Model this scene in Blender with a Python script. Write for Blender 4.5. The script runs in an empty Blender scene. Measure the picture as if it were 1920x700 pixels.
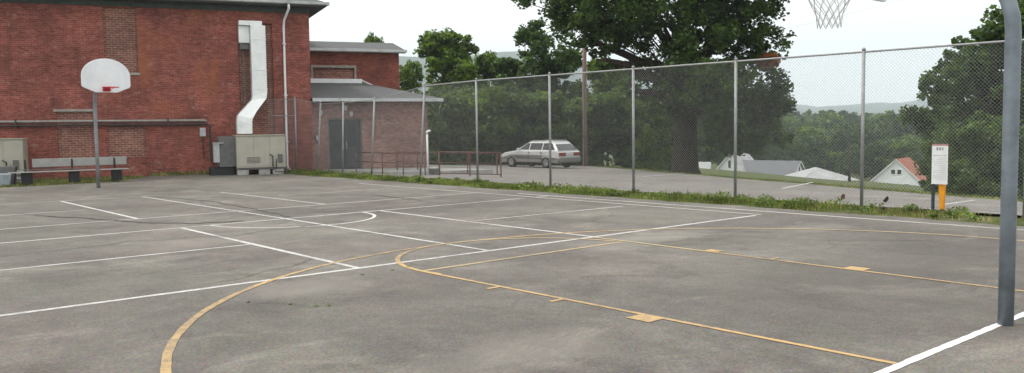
import bpy, bmesh, math, random
import numpy as np
from mathutils import Vector, Matrix
random.seed(7)
RNG = np.random.default_rng(11)
scene = bpy.context.scene
COL = scene.collection
R = math.radians
PI = math.pi

# ------------------------------------------------------------------ camera
CAM_H, FPX = 1.753, 1644.4
YAW, PITCH, ROLL = R(41.308), R(3.936), R(-0.712)
Fv = Vector((math.sin(YAW)*math.cos(PITCH), math.cos(YAW)*math.cos(PITCH), -math.sin(PITCH)))
R0 = Vector((math.cos(YAW), -math.sin(YAW), 0)); U0 = R0.cross(Fv)
Rv = math.cos(ROLL)*R0 + math.sin(ROLL)*U0
Uv = -math.sin(ROLL)*R0 + math.cos(ROLL)*U0
cd = bpy.data.cameras.new('camera'); cam = bpy.data.objects.new('camera', cd); COL.objects.link(cam)
cd.sensor_width = 36; cd.lens = 36*FPX/1920; cd.clip_start = .05; cd.clip_end = 12000
cam.matrix_world = Matrix(((Rv.x, Uv.x, -Fv.x, 0), (Rv.y, Uv.y, -Fv.y, 0), (Rv.z, Uv.z, -Fv.z, CAM_H), (0, 0, 0, 1)))
scene.camera = cam
FH = Vector((math.sin(YAW), math.cos(YAW), 0))          # level axes: FH away from the camera, R0 to its right
def VW(u, d, z=0.):                                     # u metres right, d metres ahead
    return Vector((R0.x*u + FH.x*d, R0.y*u + FH.y*d, z))

# ------------------------------------------------------------------ terrain heights
EDGE_P, EDGE_D = (22.6, 7.95), (.474, .8805)
def edge_dist(x, y): return (x-EDGE_P[0])*EDGE_D[1] - (y-EDGE_P[1])*EDGE_D[0]
def smooth(a, b, x):
    t = min(1., max(0., (x-a)/(b-a))); return t*t*(3-2*t)
def hz(x, y):
    z = -.033*min(max(x-17.3, 0.), 22.)
    e = edge_dist(x, y)
    if e > .1:
        k = e-.1
        z -= .10*k*smooth(0, 4, k) if k < 105 else .10*105 + .012*(min(k, 300)-105)
    return z

# ------------------------------------------------------------------ helpers
class MB:
    def __init__(s): s.v, s.f, s.mi = [], [], []
    def add(s, vs, fs, mi=0):
        o = len(s.v); s.v += [tuple(p) for p in vs]; s.f += [tuple(i+o for i in f) for f in fs]; s.mi += [mi]*len(fs); return s
    def box(s, x0, x1, y0, y1, z0, z1, mi=0):
        return s.add([(x0,y0,z0),(x1,y0,z0),(x1,y1,z0),(x0,y1,z0),(x0,y0,z1),(x1,y0,z1),(x1,y1,z1),(x0,y1,z1)],
            [(0,3,2,1),(4,5,6,7),(0,1,5,4),(1,2,6,5),(2,3,7,6),(3,0,4,7)], mi)
    def tube(s, pts, r, n=8, cap=True, mi=0):
        pts = [Vector(p) for p in pts]; rs = r if isinstance(r, (list, tuple)) else [r]*len(pts)
        base = len(s.v); prev = None
        for i, p in enumerate(pts):
            t = (pts[min(i+1, len(pts)-1)]-pts[max(i-1, 0)]).normalized()
            if prev is None:
                a = Vector((0,0,1)) if abs(t.z) < .9 else Vector((1,0,0)); x = t.cross(a).normalized()
            else: x = (prev - t*prev.dot(t)).normalized()
            prev = x; y = t.cross(x)
            for k in range(n):
                an = 2*PI*k/n; s.v.append(tuple(p + rs[i]*(math.cos(an)*x+math.sin(an)*y)))
        for i in range(len(pts)-1):
            for k in range(n):
                a = base+i*n+k; b = base+i*n+(k+1) % n
                s.f.append((a, b, b+n, a+n)); s.mi.append(mi)
        if cap:
            s.f.append(tuple(base+k for k in range(n))[::-1]); s.mi.append(mi)
            e = base+(len(pts)-1)*n; s.f.append(tuple(e+k for k in range(n))); s.mi.append(mi)
        return s
    def prism(s, poly, axis, a, b, mi=0):               # 2D outline swept along an axis (0 x, 1 y, 2 z)
        def p3(p, c):
            return ((c, p[0], p[1]), (p[0], c, p[1]), (p[0], p[1], c))[axis]
        n = len(poly); vs = [p3(p, a) for p in poly]+[p3(p, b) for p in poly]
        return s.add(vs, [tuple(range(n))[::-1], tuple(range(n, 2*n))]+[(i, (i+1) % n, (i+1) % n+n, i+n) for i in range(n)], mi)
    def quad(s, a, b, c, d, mi=0): return s.add([a, b, c, d], [(0,1,2,3)], mi)
    def slab(s, pts, th):                               # sloped plate: the outline and the same outline lowered by th
        n = len(pts); vs = [tuple(p) for p in pts]+[(p[0], p[1], p[2]-th) for p in pts]
        return s.add(vs, [tuple(range(n)), tuple(range(n, 2*n))[::-1]]+[(i, i+n, (i+1) % n+n, (i+1) % n) for i in range(n)])
    def build(s, name, mats, parent=None, smooth=False, bevel=0, fix=True):
        me = bpy.data.meshes.new(name); me.from_pydata(s.v, [], s.f)
        for m in (mats if isinstance(mats, (list, tuple)) else [mats]): me.materials.append(m)
        if any(s.mi): me.polygons.foreach_set('material_index', s.mi)
        if fix:
            bm = bmesh.new(); bm.from_mesh(me); bmesh.ops.recalc_face_normals(bm, faces=bm.faces); bm.to_mesh(me); bm.free()
        if smooth: me.polygons.foreach_set('use_smooth', [True]*len(me.polygons))
        me.update()
        o = bpy.data.objects.new(name, me); COL.objects.link(o)
        if parent: o.parent = parent
        if smooth:
            for p in me.polygons:
                if len(p.vertices) > 4: p.use_smooth = False
        if bevel:
            b = o.modifiers.new('bevel', 'BEVEL'); b.width = bevel; b.segments = 2; b.limit_method = 'ANGLE'
        return o
def tag(o, label=None, cat=None, group=None, kind=None):
    if label: o['label'] = label
    if cat: o['category'] = cat
    if group: o['group'] = group
    if kind: o['kind'] = kind
    return o
def thing(name, label, cat, loc=(0,0,0), rz=0, group=None):
    o = bpy.data.objects.new(name, None); COL.objects.link(o); o.location = loc; o.rotation_euler.z = rz
    o.empty_display_size = .3
    return tag(o, label, cat, group)
def copy_tree(o, parent=None):
    c = o.copy(); COL.objects.link(c); c.parent = parent
    for ch in [x for x in bpy.data.objects if x.parent == o]: copy_tree(ch, c)
    return c
def fast_mesh(name, V, n, mats, parent=None, mi=None):  # V (faces*n,3): every face has its own n corners
    me = bpy.data.meshes.new(name); nv = len(V); nf = nv//n
    me.vertices.add(nv); me.vertices.foreach_set('co', np.asarray(V, np.float32).ravel())
    me.loops.add(nv); me.loops.foreach_set('vertex_index', np.arange(nv, dtype=np.int32))
    me.polygons.add(nf); me.polygons.foreach_set('loop_start', np.arange(0, nv, n, dtype=np.int32))
    me.polygons.foreach_set('loop_total', np.full(nf, n, np.int32))
    for m in (mats if isinstance(mats, (list, tuple)) else [mats]): me.materials.append(m)
    if mi is not None: me.polygons.foreach_set('material_index', np.asarray(mi, np.int32))
    me.update(calc_edges=True); me.validate()
    o = bpy.data.objects.new(name, me); COL.objects.link(o)
    if parent: o.parent = parent
    return o

# ------------------------------------------------------------------ materials
class NT:
    def __init__(s, name):
        s.m = bpy.data.materials.new(name); s.m.use_nodes = True; s.t = s.m.node_tree
        s.b = s.t.nodes['Principled BSDF']; s.out = s.t.nodes['Material Output']
    def n(s, typ, **kw):
        nd = s.t.nodes.new(typ)
        for k, v in kw.items():
            if k.startswith('i_'): nd.inputs[k[2:].replace('_', ' ')].default_value = v
            else: setattr(nd, k, v)
        return nd
    def l(s, a, b): s.t.links.new(a, b)
    def co(s): return s.n('ShaderNodeTexCoord').outputs['Object']
    def noise(s, vec, scale, detail=4, rough=.55, dist=0):
        nd = s.n('ShaderNodeTexNoise'); nd.inputs['Scale'].default_value = scale; nd.inputs['Detail'].default_value = detail
        nd.inputs['Roughness'].default_value = rough; nd.inputs['Distortion'].default_value = dist
        if vec is not None: s.l(vec, nd.inputs['Vector'])
        return nd.outputs['Fac']
    def ramp(s, fac, stops):
        nd = s.n('ShaderNodeValToRGB'); s.l(fac, nd.inputs['Fac']); e = nd.color_ramp.elements
        while len(e) > len(stops): e.remove(e[-1])
        for i, (p, c) in enumerate(stops):
            if i >= len(e): e.new(p)
            e[i].position = p; c = c if hasattr(c, '__len__') else (c, c, c); e[i].color = (*c, 1)
        return nd.outputs['Color']
    def mix(s, fac, a, b, mode='MIX'):
        nd = s.n('ShaderNodeMix', data_type='RGBA', blend_type=mode)
        for sock, v in ((nd.inputs['Factor'], fac), (nd.inputs['A'], a), (nd.inputs['B'], b)):
            if hasattr(v, 'is_linked'): s.l(v, sock)
            elif sock.type == 'RGBA': sock.default_value = (*v, 1) if len(v) == 3 else v
            else: sock.default_value = v
        return nd.outputs['Result']
    def math(s, op, a, b=0.):
        nd = s.n('ShaderNodeMath', operation=op)
        for i, v in enumerate((a, b)):
            if hasattr(v, 'is_linked'): s.l(v, nd.inputs[i])
            else: nd.inputs[i].default_value = v
        return nd.outputs[0]
    def mapping(s, vec, scale=(1,1,1), rot=(0,0,0), loc=(0,0,0)):
        nd = s.n('ShaderNodeMapping'); s.l(vec, nd.inputs['Vector']); nd.inputs['Scale'].default_value = scale
        nd.inputs['Rotation'].default_value = rot; nd.inputs['Location'].default_value = loc
        return nd.outputs[0]
    def set(s, col=None, rough=.7, metal=0, spec=.3, bump=None, bstr=.3, bdist=.02):
        if col is not None:
            if hasattr(col, 'is_linked'): s.l(col, s.b.inputs['Base Color'])
            else: s.b.inputs['Base Color'].default_value = (*col, 1)
        if hasattr(rough, 'is_linked'): s.l(rough, s.b.inputs['Roughness'])
        else: s.b.inputs['Roughness'].default_value = rough
        s.b.inputs['Metallic'].default_value = metal; s.b.inputs['Specular IOR Level'].default_value = spec
        if bump is not None:
            nd = s.n('ShaderNodeBump'); nd.inputs['Strength'].default_value = bstr; nd.inputs['Distance'].default_value = bdist
            s.l(bump, nd.inputs['Height']); s.l(nd.outputs[0], s.b.inputs['Normal'])
        return s.m
def plain(name, c, rough=.6, metal=0, spec=.3, var=.18, scale=6., dirt=None):
    n = NT(name); co = n.co()
    f = n.noise(co, scale, 5, .6)
    col = n.ramp(f, [(.3, tuple(x*(1-var) for x in c)), (.7, tuple(min(1, x*(1+var)) for x in c))])
    if dirt:
        g = n.noise(n.mapping(co, (1,1,.35)), scale*.4, 6, .65)
        col = n.mix(n.ramp(g, [(.5, 0.), (.72, .75)]), col, dirt)
    r = n.ramp(n.noise(co, scale*2.3, 3), [(.3, rough*.85), (.7, min(1, rough*1.12))])
    return n.set(col, r, metal, spec)

def asphalt(name, dark, light, court=True):
    n = NT(name); co = n.co()
    warp = n.n('ShaderNodeMixRGB'); 
    big = n.noise(co, .22, 6, .62, .6)
    mid = n.noise(n.mapping(co, (1,.45,1), (0,0,.5)), .9, 6, .65, .8)
    col = n.ramp(n.math('ADD', n.math('MULTIPLY', big, .6), n.math('MULTIPLY', mid, .4)), [(.38, dark), (.5, tuple((a+b)/2 for a, b in zip(dark, light))), (.6, light)])
    blot = n.noise(n.mapping(co, (.8,1.3,1), loc=(3.1,7,0)), .55, 5, .7, 1.2)      # dusty, sandy spots
    col = n.mix(n.ramp(blot, [(.54, 0.), (.68, .6)]), col, (.25,.23,.2))
    st = n.noise(n.mapping(co, (1.1,.9,1), loc=(13.1,2,0)), .8, 6, .72, .5)       # damp dark stains
    col = n.mix(n.ramp(st, [(.53, 0.), (.68, .55)]), col, (.08,.07,.063))
    moss = n.noise(n.mapping(co, loc=(-5,4,0)), .33, 5, .7)
    col = n.mix(n.ramp(moss, [(.56, 0.), (.75, .3)]), col, (.115,.13,.085))
    ag = n.n('ShaderNodeTexVoronoi'); ag.inputs['Scale'].default_value = 70; n.l(co, ag.inputs['Vector'])
    sp = n.noise(co, 38, 3, .7)
    col = n.mix(.55, col, n.ramp(sp, [(.3, .25), (.5, .5), (.72, .84)]), 'OVERLAY')
    col = n.mix(.22, col, ag.outputs['Color'], 'SOFT_LIGHT')
    gr = n.noise(co, 9, 5, .75)
    col = n.mix(.2, col, n.ramp(gr, [(.36, .25), (.64, .75)]), 'OVERLAY')
    g3 = n.noise(n.mapping(co, (1,.8,1), (0,0,.9)), 1.6, 5, .7, .6); col = n.mix(.22, col, n.ramp(g3, [(.38, .3), (.62, .68)]), 'OVERLAY')
    hue = n.noise(n.mapping(co, loc=(9,-3,0)), .28, 4, .6, .5)
    col = n.mix(.5, col, n.ramp(hue, [(.36, (.52,.48,.475)), (.5, (.5,.497,.487)), (.62, (.485,.505,.465))]), 'OVERLAY')
    if court:                                   # dust swept into shallow dips, and darker brown areas at one end of the court
        wn = n.n('ShaderNodeTexNoise'); wn.inputs['Scale'].default_value = 1.3; wn.inputs['Detail'].default_value = 6; wn.inputs['Roughness'].default_value = .7; n.l(co, wn.inputs['Vector'])
        wv = n.n('ShaderNodeVectorMath', operation='MULTIPLY_ADD'); n.l(wn.outputs['Color'], wv.inputs[0]); wv.inputs[1].default_value = (1.6,1.6,0); n.l(co, wv.inputs[2])
        for (x, y, rx, ry, c, k) in ((10.6,8.8,1.7,.55,(.29,.27,.235),.6), (13.4,7.6,1.1,.5,(.25,.235,.2),.55), (8.0,13.2,.9,.6,(.27,.25,.22),.5), (4.6,8.8,1.0,.6,(.24,.22,.195),.5), (5.2,13.4,1.6,.7,(.24,.21,.185),.5),
                                     (9.5,4.4,3.4,2.4,(.085,.074,.068),.42), (12.6,5.2,2.2,1.8,(.08,.07,.065),.42), (10.9,8.1,1.2,.4,(.09,.075,.068),.5), (4.6,5.0,1.3,.6,(.24,.215,.19),.4), (6.3,7.4,1.4,.35,(.085,.08,.07),.45)):
            a = n.mapping(wv.outputs[0], (1/rx, 1/ry, 0), loc=(-(x+.8)/rx, -(y+.8)/ry, 0))
            ln_ = n.n('ShaderNodeVectorMath', operation='LENGTH'); n.l(a, ln_.inputs[0])
            col = n.mix(n.ramp(ln_.outputs['Value'], [(.2, k), (.6, k*.55), (1., 0.)]), col, c)
    # hairline cracks
    nv = n.n('ShaderNodeTexNoise'); nv.inputs['Scale'].default_value = 1.1; nv.inputs['Detail'].default_value = 5; n.l(co, nv.inputs['Vector'])
    add = n.n('ShaderNodeVectorMath', operation='MULTIPLY_ADD'); n.l(nv.outputs['Color'], add.inputs[0]); add.inputs[1].default_value = (.9,.9,0); n.l(co, add.inputs[2])
    vo = n.n('ShaderNodeTexVoronoi', feature='DISTANCE_TO_EDGE'); vo.inputs['Scale'].default_value = .24; n.l(add.outputs[0], vo.inputs['Vector'])
    cr = n.ramp(vo.outputs['Distance'], [(.0015, 1.), (.005, 0.)])
    msk = n.ramp(n.noise(co, .3, 3), [(.5, 0.), (.58, 1.)])
    col = n.mix(n.math('MULTIPLY', n.math('MULTIPLY', cr, msk), .6), col, (.045,.043,.04))
    return n.set(col, n.ramp(mid, [(.3, .78), (.7, .95)]), 0, .25, n.math('ADD', sp, n.math('MULTIPLY', ag.outputs['Distance'], .6)), .35, .006)

def paint(name, c, wear, under=(.14,.13,.12)):
    n = NT(name); co = n.co()
    w = n.noise(co, 9, 8, .8, .4); w2 = n.noise(co, .45, 3, .6)
    f = n.math('ADD', n.math('MULTIPLY', w, .65), n.math('MULTIPLY', w2, .5))
    col = n.mix(n.ramp(f, [(wear-.07, 0.), (wear+.1, .85)]), c, under)
    col = n.mix(.35, col, n.ramp(n.noise(co, 40, 3, .7), [(.3, .3), (.7, .7)]), 'OVERLAY')
    return n.set(col, .75, 0, .3)

def brick(name, c1, c2, mortar, stains=True, msize=.012, w=.215, h=.0715):
    n = NT(name); co = n.co()
    sx = n.n('ShaderNodeSeparateXYZ'); n.l(co, sx.inputs[0])
    cb = n.n('ShaderNodeCombineXYZ'); n.l(n.math('ADD', sx.outputs[0], sx.outputs[1]), cb.inputs[0]); n.l(sx.outputs[2], cb.inputs[1])
    vec = cb.outputs[0]
    b = n.n('ShaderNodeTexBrick'); n.l(vec, b.inputs['Vector']); b.inputs['Scale'].default_value = 1
    b.inputs['Brick Width'].default_value = w; b.inputs['Row Height'].default_value = h; b.inputs['Mortar Size'].default_value = msize
    b.inputs['Color1'].default_value = (*c1, 1); b.inputs['Color2'].default_value = (*c2, 1); b.inputs['Mortar'].default_value = (*mortar, 1)
    b.inputs['Mortar Smooth'].default_value = .3; b.inputs['Bias'].default_value = 0
    col = b.outputs['Color']
    f = n.noise(vec, .55, 6, .65, .5)
    col = n.mix(.8, col, n.ramp(f, [(.34, (.35,.35,.36)), (.5, (.52,.52,.52)), (.68, (.72,.67,.62))]), 'OVERLAY')
    row = n.noise(n.mapping(vec, (.8, 2.6, 1)), 1.5, 6, .78)
    col = n.mix(.42, col, n.ramp(row, [(.34, .22), (.66, .76)]), 'OVERLAY')
    spk = n.noise(n.mapping(vec, (1, 2.2, 1)), 5, 4, .8); col = n.mix(.6, col, n.ramp(spk, [(.35, .25), (.65, .75)]), 'OVERLAY')
    if stains:
        s1 = n.noise(n.mapping(vec, (1,.8,1), loc=(2,5,0)), .38, 5, .6, .7)
        col = n.mix(n.ramp(s1, [(.52, 0.), (.7, .7)]), col, (.33,.115,.055))         # orange new-looking bricks
        s2 = n.noise(n.mapping(vec, (2.4,.5,1), loc=(8,1,0)), .7, 6, .7)
        col = n.mix(n.ramp(s2, [(.53, 0.), (.7, .6)]), col, (.1,.042,.036))       # sooty runs
        s3 = n.noise(n.mapping(vec, (1,1.3,1), loc=(1,9,0)), 2.1, 6, .8)
        col = n.mix(n.ramp(s3, [(.575, 0.), (.66, .65)]), col, (.36,.24,.2))          # lime bloom and patched mortar
    bh = b.outputs['Fac']
    return n.set(col, .88, 0, .2, n.math('SUBTRACT', n.math('MULTIPLY', n.noise(vec, 20, 4), .5), bh), .5, .01)

def leafmat(name, c1, c2, trans=.3):
    n = NT(name); g = n.n('ShaderNodeNewGeometry')
    col = n.ramp(g.outputs['Random Per Island'], [(0., c1), (.55, tuple((a+b)/2 for a, b in zip(c1, c2))), (1., c2)])
    big = n.noise(n.co(), 1.0, 3, .6)
    col = n.mix(.85, col, n.ramp(big, [(.36, .2), (.64, .8)]), 'OVERLAY')
    n.set(col, .5, 0, .3)
    tr = n.n('ShaderNodeBsdfTranslucent'); n.l(n.mix(1., col, (1.5,1.5,.7), 'MULTIPLY'), tr.inputs['Color'])
    ms = n.n('ShaderNodeMixShader'); ms.inputs[0].default_value = trans
    n.l(n.b.outputs[0], ms.inputs[1]); n.l(tr.outputs[0], ms.inputs[2]); n.l(ms.outputs[0], n.out.inputs['Surface'])
    return n.m

def bark(name, c):
    n = NT(name); co = n.co()
    f = n.noise(n.mapping(co, (1,1,.22)), 7, 7, .7, .4)
    col = n.ramp(f, [(.3, tuple(x*.5 for x in c)), (.7, tuple(x*1.35 for x in c))])
    return n.set(col, .95, 0, .1, f, .8, .05)

def glass(name, c=(.02,.025,.03)):
    n = NT(name); return n.set(c, .08, 0, .6)

M = dict(
    asphalt=asphalt('court_asphalt', (.110,.100,.091), (.183,.168,.150)),
    lot=asphalt('lot_asphalt', (.17,.155,.146), (.235,.217,.203), False),
    white=paint('white_paint', (.54,.53,.51), .64), faded=paint('faded_white_paint', (.43,.415,.39), .64),
    fresh=paint('fresh_white_paint', (.66,.66,.66), .8),
    yellow=paint('yellow_paint', (.49,.33,.15), .6), fyellow=paint('faded_yellow_paint', (.42,.325,.19), .64),
    tar=plain('tar', (.05,.048,.046), .7), 
    brick=brick('old_red_brick', (.20,.051,.038), (.285,.084,.062), (.24,.118,.1)),
    infill=brick('infill_brick', (.19,.072,.053), (.24,.10,.076), (.29,.19,.155), False, .016, .23, .085),
    wingbrick=brick('wing_brick', (.19,.05,.034), (.24,.065,.045), (.2,.1,.08), False),
    porchwall=brick('porch_brick', (.225,.115,.1), (.28,.155,.135), (.27,.19,.17), False),
    shingle=plain('grey_shingles', (.105,.108,.108), .9, var=.3, scale=14),
    gutter=plain('gutter_metal', (.52,.53,.53), .45, .3, .4, .1, 4, (.3,.3,.28)),
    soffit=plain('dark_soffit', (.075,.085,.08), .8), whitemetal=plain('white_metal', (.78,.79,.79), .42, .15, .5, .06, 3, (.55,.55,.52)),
    galv=plain('galvanised_duct', (.80,.82,.81), .38, .2, .5, .08, 3.5, (.62,.64,.63)),
    cabinet=plain('beige_cabinet', (.42,.395,.33), .55, .1, .4, .09, 2.5, (.28,.265,.225)), cabdark=plain('dark_grey_metal', (.14,.14,.135), .6, .2),  # cabdark is a separate metal, dark grey in itself
    dark=plain('dark_rubber', (.03,.03,.03), .8), concrete=plain('concrete', (.36,.35,.33), .9, var=.2, scale=3, dirt=(.22,.21,.19)),
    stone=plain('weathered_stone', (.33,.29,.26), .9, var=.25, scale=5),
    pipe=plain('painted_pipe', (.30,.27,.25), .5, .3), darkpipe=plain('dark_pipe', (.07,.055,.052), .6, .2),
    steel=plain('galvanised_steel', (.31,.315,.315), .6, .3, .5, .14, 9, (.27,.26,.25)),
    wire=plain('fence_wire', (.45,.46,.46), .55, .35, .4, .1, 3),
    pole=plain('grey_blue_pole', (.19,.222,.25), .5, .3, .45, .3, 4, (.23,.225,.215)),
    board=plain('white_backboard', (.80,.82,.84), .4, 0, .4, .05, 2.5, (.62,.63,.64)), red=plain('red_rim', (.52,.04,.045), .5, .2),
    net=plain('net_cord', (.55,.53,.53), .9), alu=plain('aluminium_plank', (.33,.32,.305), .6, .15, .4, .12, 5, (.33,.33,.32)),
    rust=plain('rust_red_paint', (.13,.05,.045), .7, .1, var=.35, scale=7), grey=plain('grey_box', (.42,.43,.43), .5),
    door=plain('dark_door', (.045,.05,.05), .5), doorglass=glass('door_glass', (.03,.036,.038)),
    orange=plain('orange_plastic', (.75,.30,.015), .5, var=.08), sign=plain('sign_white', (.74,.74,.74), .5, var=.05),
    signred=plain('sign_red', (.42,.22,.21), .5), signink=plain('sign_ink', (.33,.33,.34), .6), signgrey=plain('sign_print', (.55,.55,.56), .6),
    steelpost=plain('dark_steel_post', (.06,.07,.075), .6, .3),
    carpaint=NT('silver_car_paint').set((.68,.69,.68), .3, .2, .5), carlow=NT('beige_lower_paint').set((.24,.232,.21), .4, .1, .5), carglass=glass('car_glass', (.012,.013,.015)),
    tyre=NT('tyre').set((.018,.018,.018), .85), rim=NT('alloy_rim').set((.36,.36,.37), .35, .7), tail=NT('tail_light').set((.25,.02,.02), .2, 0, .6),
    head=NT('head_light').set((.6,.62,.65), .1, 0, .6), wood=bark('utility_wood', (.26,.18,.145)), cable=NT('cable').set((.4,.4,.4), .7),
    bark=bark('dark_bark', (.065,.054,.045)), bark2=bark('grey_bark', (.12,.1,.085)),
    siding=plain('white_siding', (.74,.75,.76), .7, var=.06, scale=1), roofgrey=plain('dark_grey_roof', (.15,.155,.165), .85, scale=2), roofpale=plain('pale_roof', (.34,.345,.34), .8, scale=1),
    roofred=plain('red_roof', (.30,.105,.065), .85, scale=1.5), trimw=plain('white_trim', (.76,.76,.76), .6), pane=glass('house_pane'),
    leafbig=leafmat('maple_leaves', (.025,.051,.014), (.085,.137,.031), .36), leafmid=leafmat('mid_green_leaves', (.04,.085,.012), (.16,.225,.04), .4),
    leafdark=leafmat('dark_green_leaves', (.03,.064,.017), (.10,.16,.04), .4), leafval=leafmat('valley_leaves', (.03,.062,.02), (.1,.15,.045), .3),
    leafshrub=leafmat('shrub_leaves', (.042,.083,.025), (.135,.195,.058), .42),
    weed=leafmat('weed_leaves', (.06,.105,.025), (.2,.25,.075), .38),
    leaforange=leafmat('turning_leaves', (.17,.065,.028), (.27,.11,.045), .3),
    blade=leafmat('grass_blades', (.085,.13,.03), (.25,.285,.095), .4), straw=leafmat('dry_grass_blades', (.22,.19,.09), (.36,.30,.17), .3),
    cloth=plain('scrap_black', (.02,.02,.022), .9), clothred=plain('scrap_red', (.12,.06,.05), .9),
)
# ground: grass and soil
n = NT('grass_ground'); co = n.co()
g1 = n.ramp(n.noise(co, .5, 6, .65), [(.32, (.045,.062,.02)), (.5, (.075,.095,.032)), (.68, (.12,.125,.055))])
g1 = n.mix(n.ramp(n.noise(co, 1.7, 5, .7), [(.55, 0.), (.7, .75)]), g1, (.14,.115,.08))
g1 = n.mix(.5, g1, n.ramp(n.noise(co, 14, 4, .7), [(.3, .3), (.7, .7)]), 'OVERLAY')
M['ground'] = n.set(g1, .95, 0, .1, n.noise(co, 9, 5), .6, .05)
n = NT('forest_hill'); co = n.co()
v = n.n('ShaderNodeTexVoronoi'); v.inputs['Scale'].default_value = .05; n.l(co, v.inputs['Vector'])
g1 = n.ramp(n.noise(co, .02, 6, .7), [(.3, (.022,.04,.02)), (.7, (.06,.085,.035))])
g1 = n.mix(.6, g1, n.ramp(v.outputs['Distance'], [(0., .62), (.9, .25)]), 'OVERLAY')
M['hill'] = n.set(g1, .95, 0, .1, v.outputs['Distance'], 1, 3)

# ------------------------------------------------------------------ ground, court, lot
def ground_sheet():
    ax = [-5000,-3000,-2000,-1500,-900,-500,-250,-120,-60]+list(np.arange(-30, 60, 2.))+list(np.arange(60, 160, 8.))+[160,200,260,340,450,600,800,1100,1500,2400,3600,5000]
    ay = [-5000,-3000,-2000,-1500,-900,-500,-250,-150]+list(np.arange(-100, -10, 8.))+list(np.arange(-10, 60, 2.))+list(np.arange(60, 160, 8.))+[160,200,260,340,450,600,800,1100,1500,2400,3600,5000]
    m = MB()
    for y in ay:
        for x in ax: m.v.append((x, y, hz(x, y)-.03))
    nx = len(ax)
    for j in range(len(ay)-1):
        for i in range(nx-1): m.f.append((j*nx+i, j*nx+i+1, (j+1)*nx+i+1, (j+1)*nx+i)); m.mi.append(0)
    return tag(m.build('ground', M['ground'], smooth=True), kind='structure')
ground_sheet()
# asphalt court: a slightly ragged edge along the grass
pts = []
y = -14.
while y < 32.9:
    pts.append((15.88+.07*math.sin(y*1.9)+.05*math.sin(y*5.3+1)+random.uniform(-.04,.04), y)); y += .35
pts += [(15.95,33.1), (15.2,33.86), (13.5,34.4), (12.1,34.86), (11.6,34.3), (11.0,33.4), (10.4,32.75), (9.7,32.25), (9.0,31.9), (8.0,31.75), (7.0,31.6), (6.0,31.7), (3,32.0), (-30,33), (-30,-14)]
m = MB(); m.add([(a, b, 0) for a, b in pts], [tuple(range(len(pts)))])
court = tag(m.build('basketball_court', M['asphalt']), kind='structure')
# painted lines: one strip per line, each a hair above the one before
LZ = [.003]
def lz(): LZ[0] += .00009; return LZ[0]
def strip(mb, pl, w, z=None):
    z = z or lz(); P = [Vector((a, b)) for a, b in pl]; L, Rr = [], []
    for i, p in enumerate(P):
        t = (P[min(i+1, len(P)-1)]-P[max(i-1, 0)]).normalized(); nrm = Vector((-t.y, t.x))
        L.append((*(p+nrm*w/2*random.uniform(.86,1.1)), z)); Rr.append((*(p-nrm*w/2*random.uniform(.86,1.1)), z))
    k = len(P); mb.add(L+Rr, [(i, i+1, k+i+1, k+i) for i in range(k-1)])
LW = dict(white_line=1.12, faded_white_line=1.4, yellow_line=1.2, faded_yellow_line=1.25)
def lines(name, mat, ss):
    mb = MB()
    for pl, w in ss: strip(mb, pl, w*LW.get(name, 1.))
    o = mb.build(name, mat, court, fix=False)
    return o
def ln(x0, y0, x1, y1, w=.065, n=90): return ([(x0+(x1-x0)*i/n, y0+(y1-y0)*i/n) for i in range(n+1)], w)
white = [ln(-9, 9.54, 14.45, 9.42, .075), ln(-6, 15.72, 14.25, 15.78, .065), ln(-6, 12.61, 5.76, 12.64, .06),
         ln(6.02, 24.1, 5.88, 17.95, .07), ln(7.96, 18.0, 7.87, 9.48, .065), ln(5.88, 15.72, 5.74, 9.46, .075), ln(10.1, 15.75, 10.0, 9.45, .065)]
cc = [(6.55+ (2.9)*t, 15.0) for t in (0,)]
# half circle of the small court: a long shallow arc ending in a tight hook
def arc(cx, cy, r, a0, a1, k=48): return [(cx+r*math.cos(R(a0+(a1-a0)*i/k)), cy+r*math.sin(R(a0+(a1-a0)*i/k))) for i in range(k+1)]
white.append((arc(8.05, 15.74, 1.62, 180, 360), .065))
white.append(ln(4.9, 2.83, 10.9, 2.83, .075))
lines('white_line', M['white'], white[:-1]); lines('baseline', M['fresh'], white[-1:])
lines('faded_white_line', M['faded'], [ln(-6, 17.95, 14.6, 18.05, .06), ln(-4, 21.0, 5.75, 20.97, .055), ln(10.6, 21.4, 13.6, 21.3, .055), ln(-4, 24.4, 8.7, 24.1, .05),
      ln(10.08, 23.9, 10.1, 18.05, .065), ln(7.97, 24.0, 7.96, 18.0, .06), ln(10.05, 12.68, 14.2, 12.55, .06), ln(14.66, 24, 14.6, 9.4, .07), ln(15.12, 17, 15.38, -8, .085), ln(14.6, 15.8, 15.12, 15.8, .06)])
lines('yellow_line', M['yellow'], [ln(6.16, 8.68, 6.2, 2.87, .048), (arc(8.0, 8.68, 1.83, 88, 190), .058),
      (arc(7.95, 4.45, 6.03, 62, 182, 120), .062), ln(9.9, 7.3, 9.78, 2.87, .048)])
lines('faded_yellow_line', M['fyellow'], [ln(6.16, 8.7, 9.85, 8.72, .06), ln(9.96, 9.4, 9.9, 7.3, .06), (arc(8.0, 8.68, 1.83, 5, 88), .06), (arc(7.95, 4.45, 6.03, 10, 62, 50), .065), ln(13.88, 5.5, 13.9, 2.83, .06)])
mb = MB()
for x0, x1, y0, y1 in ((5.96, 6.165, 4.97, 5.24), (5.98, 6.165, 6.22, 6.28), (5.98, 6.165, 7.2, 7.26), (9.87, 10.05, 4.97, 5.22), (9.87, 10.06, 6.18, 6.25), (9.93, 10.1, 7.08, 7.3)):
    z = lz(); mb.quad((x0, y0, z), (x1, y0, z), (x1, y1, z), (x0, y1, z))
mb.build('lane_block', M['yellow'], court, fix=False)
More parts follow.
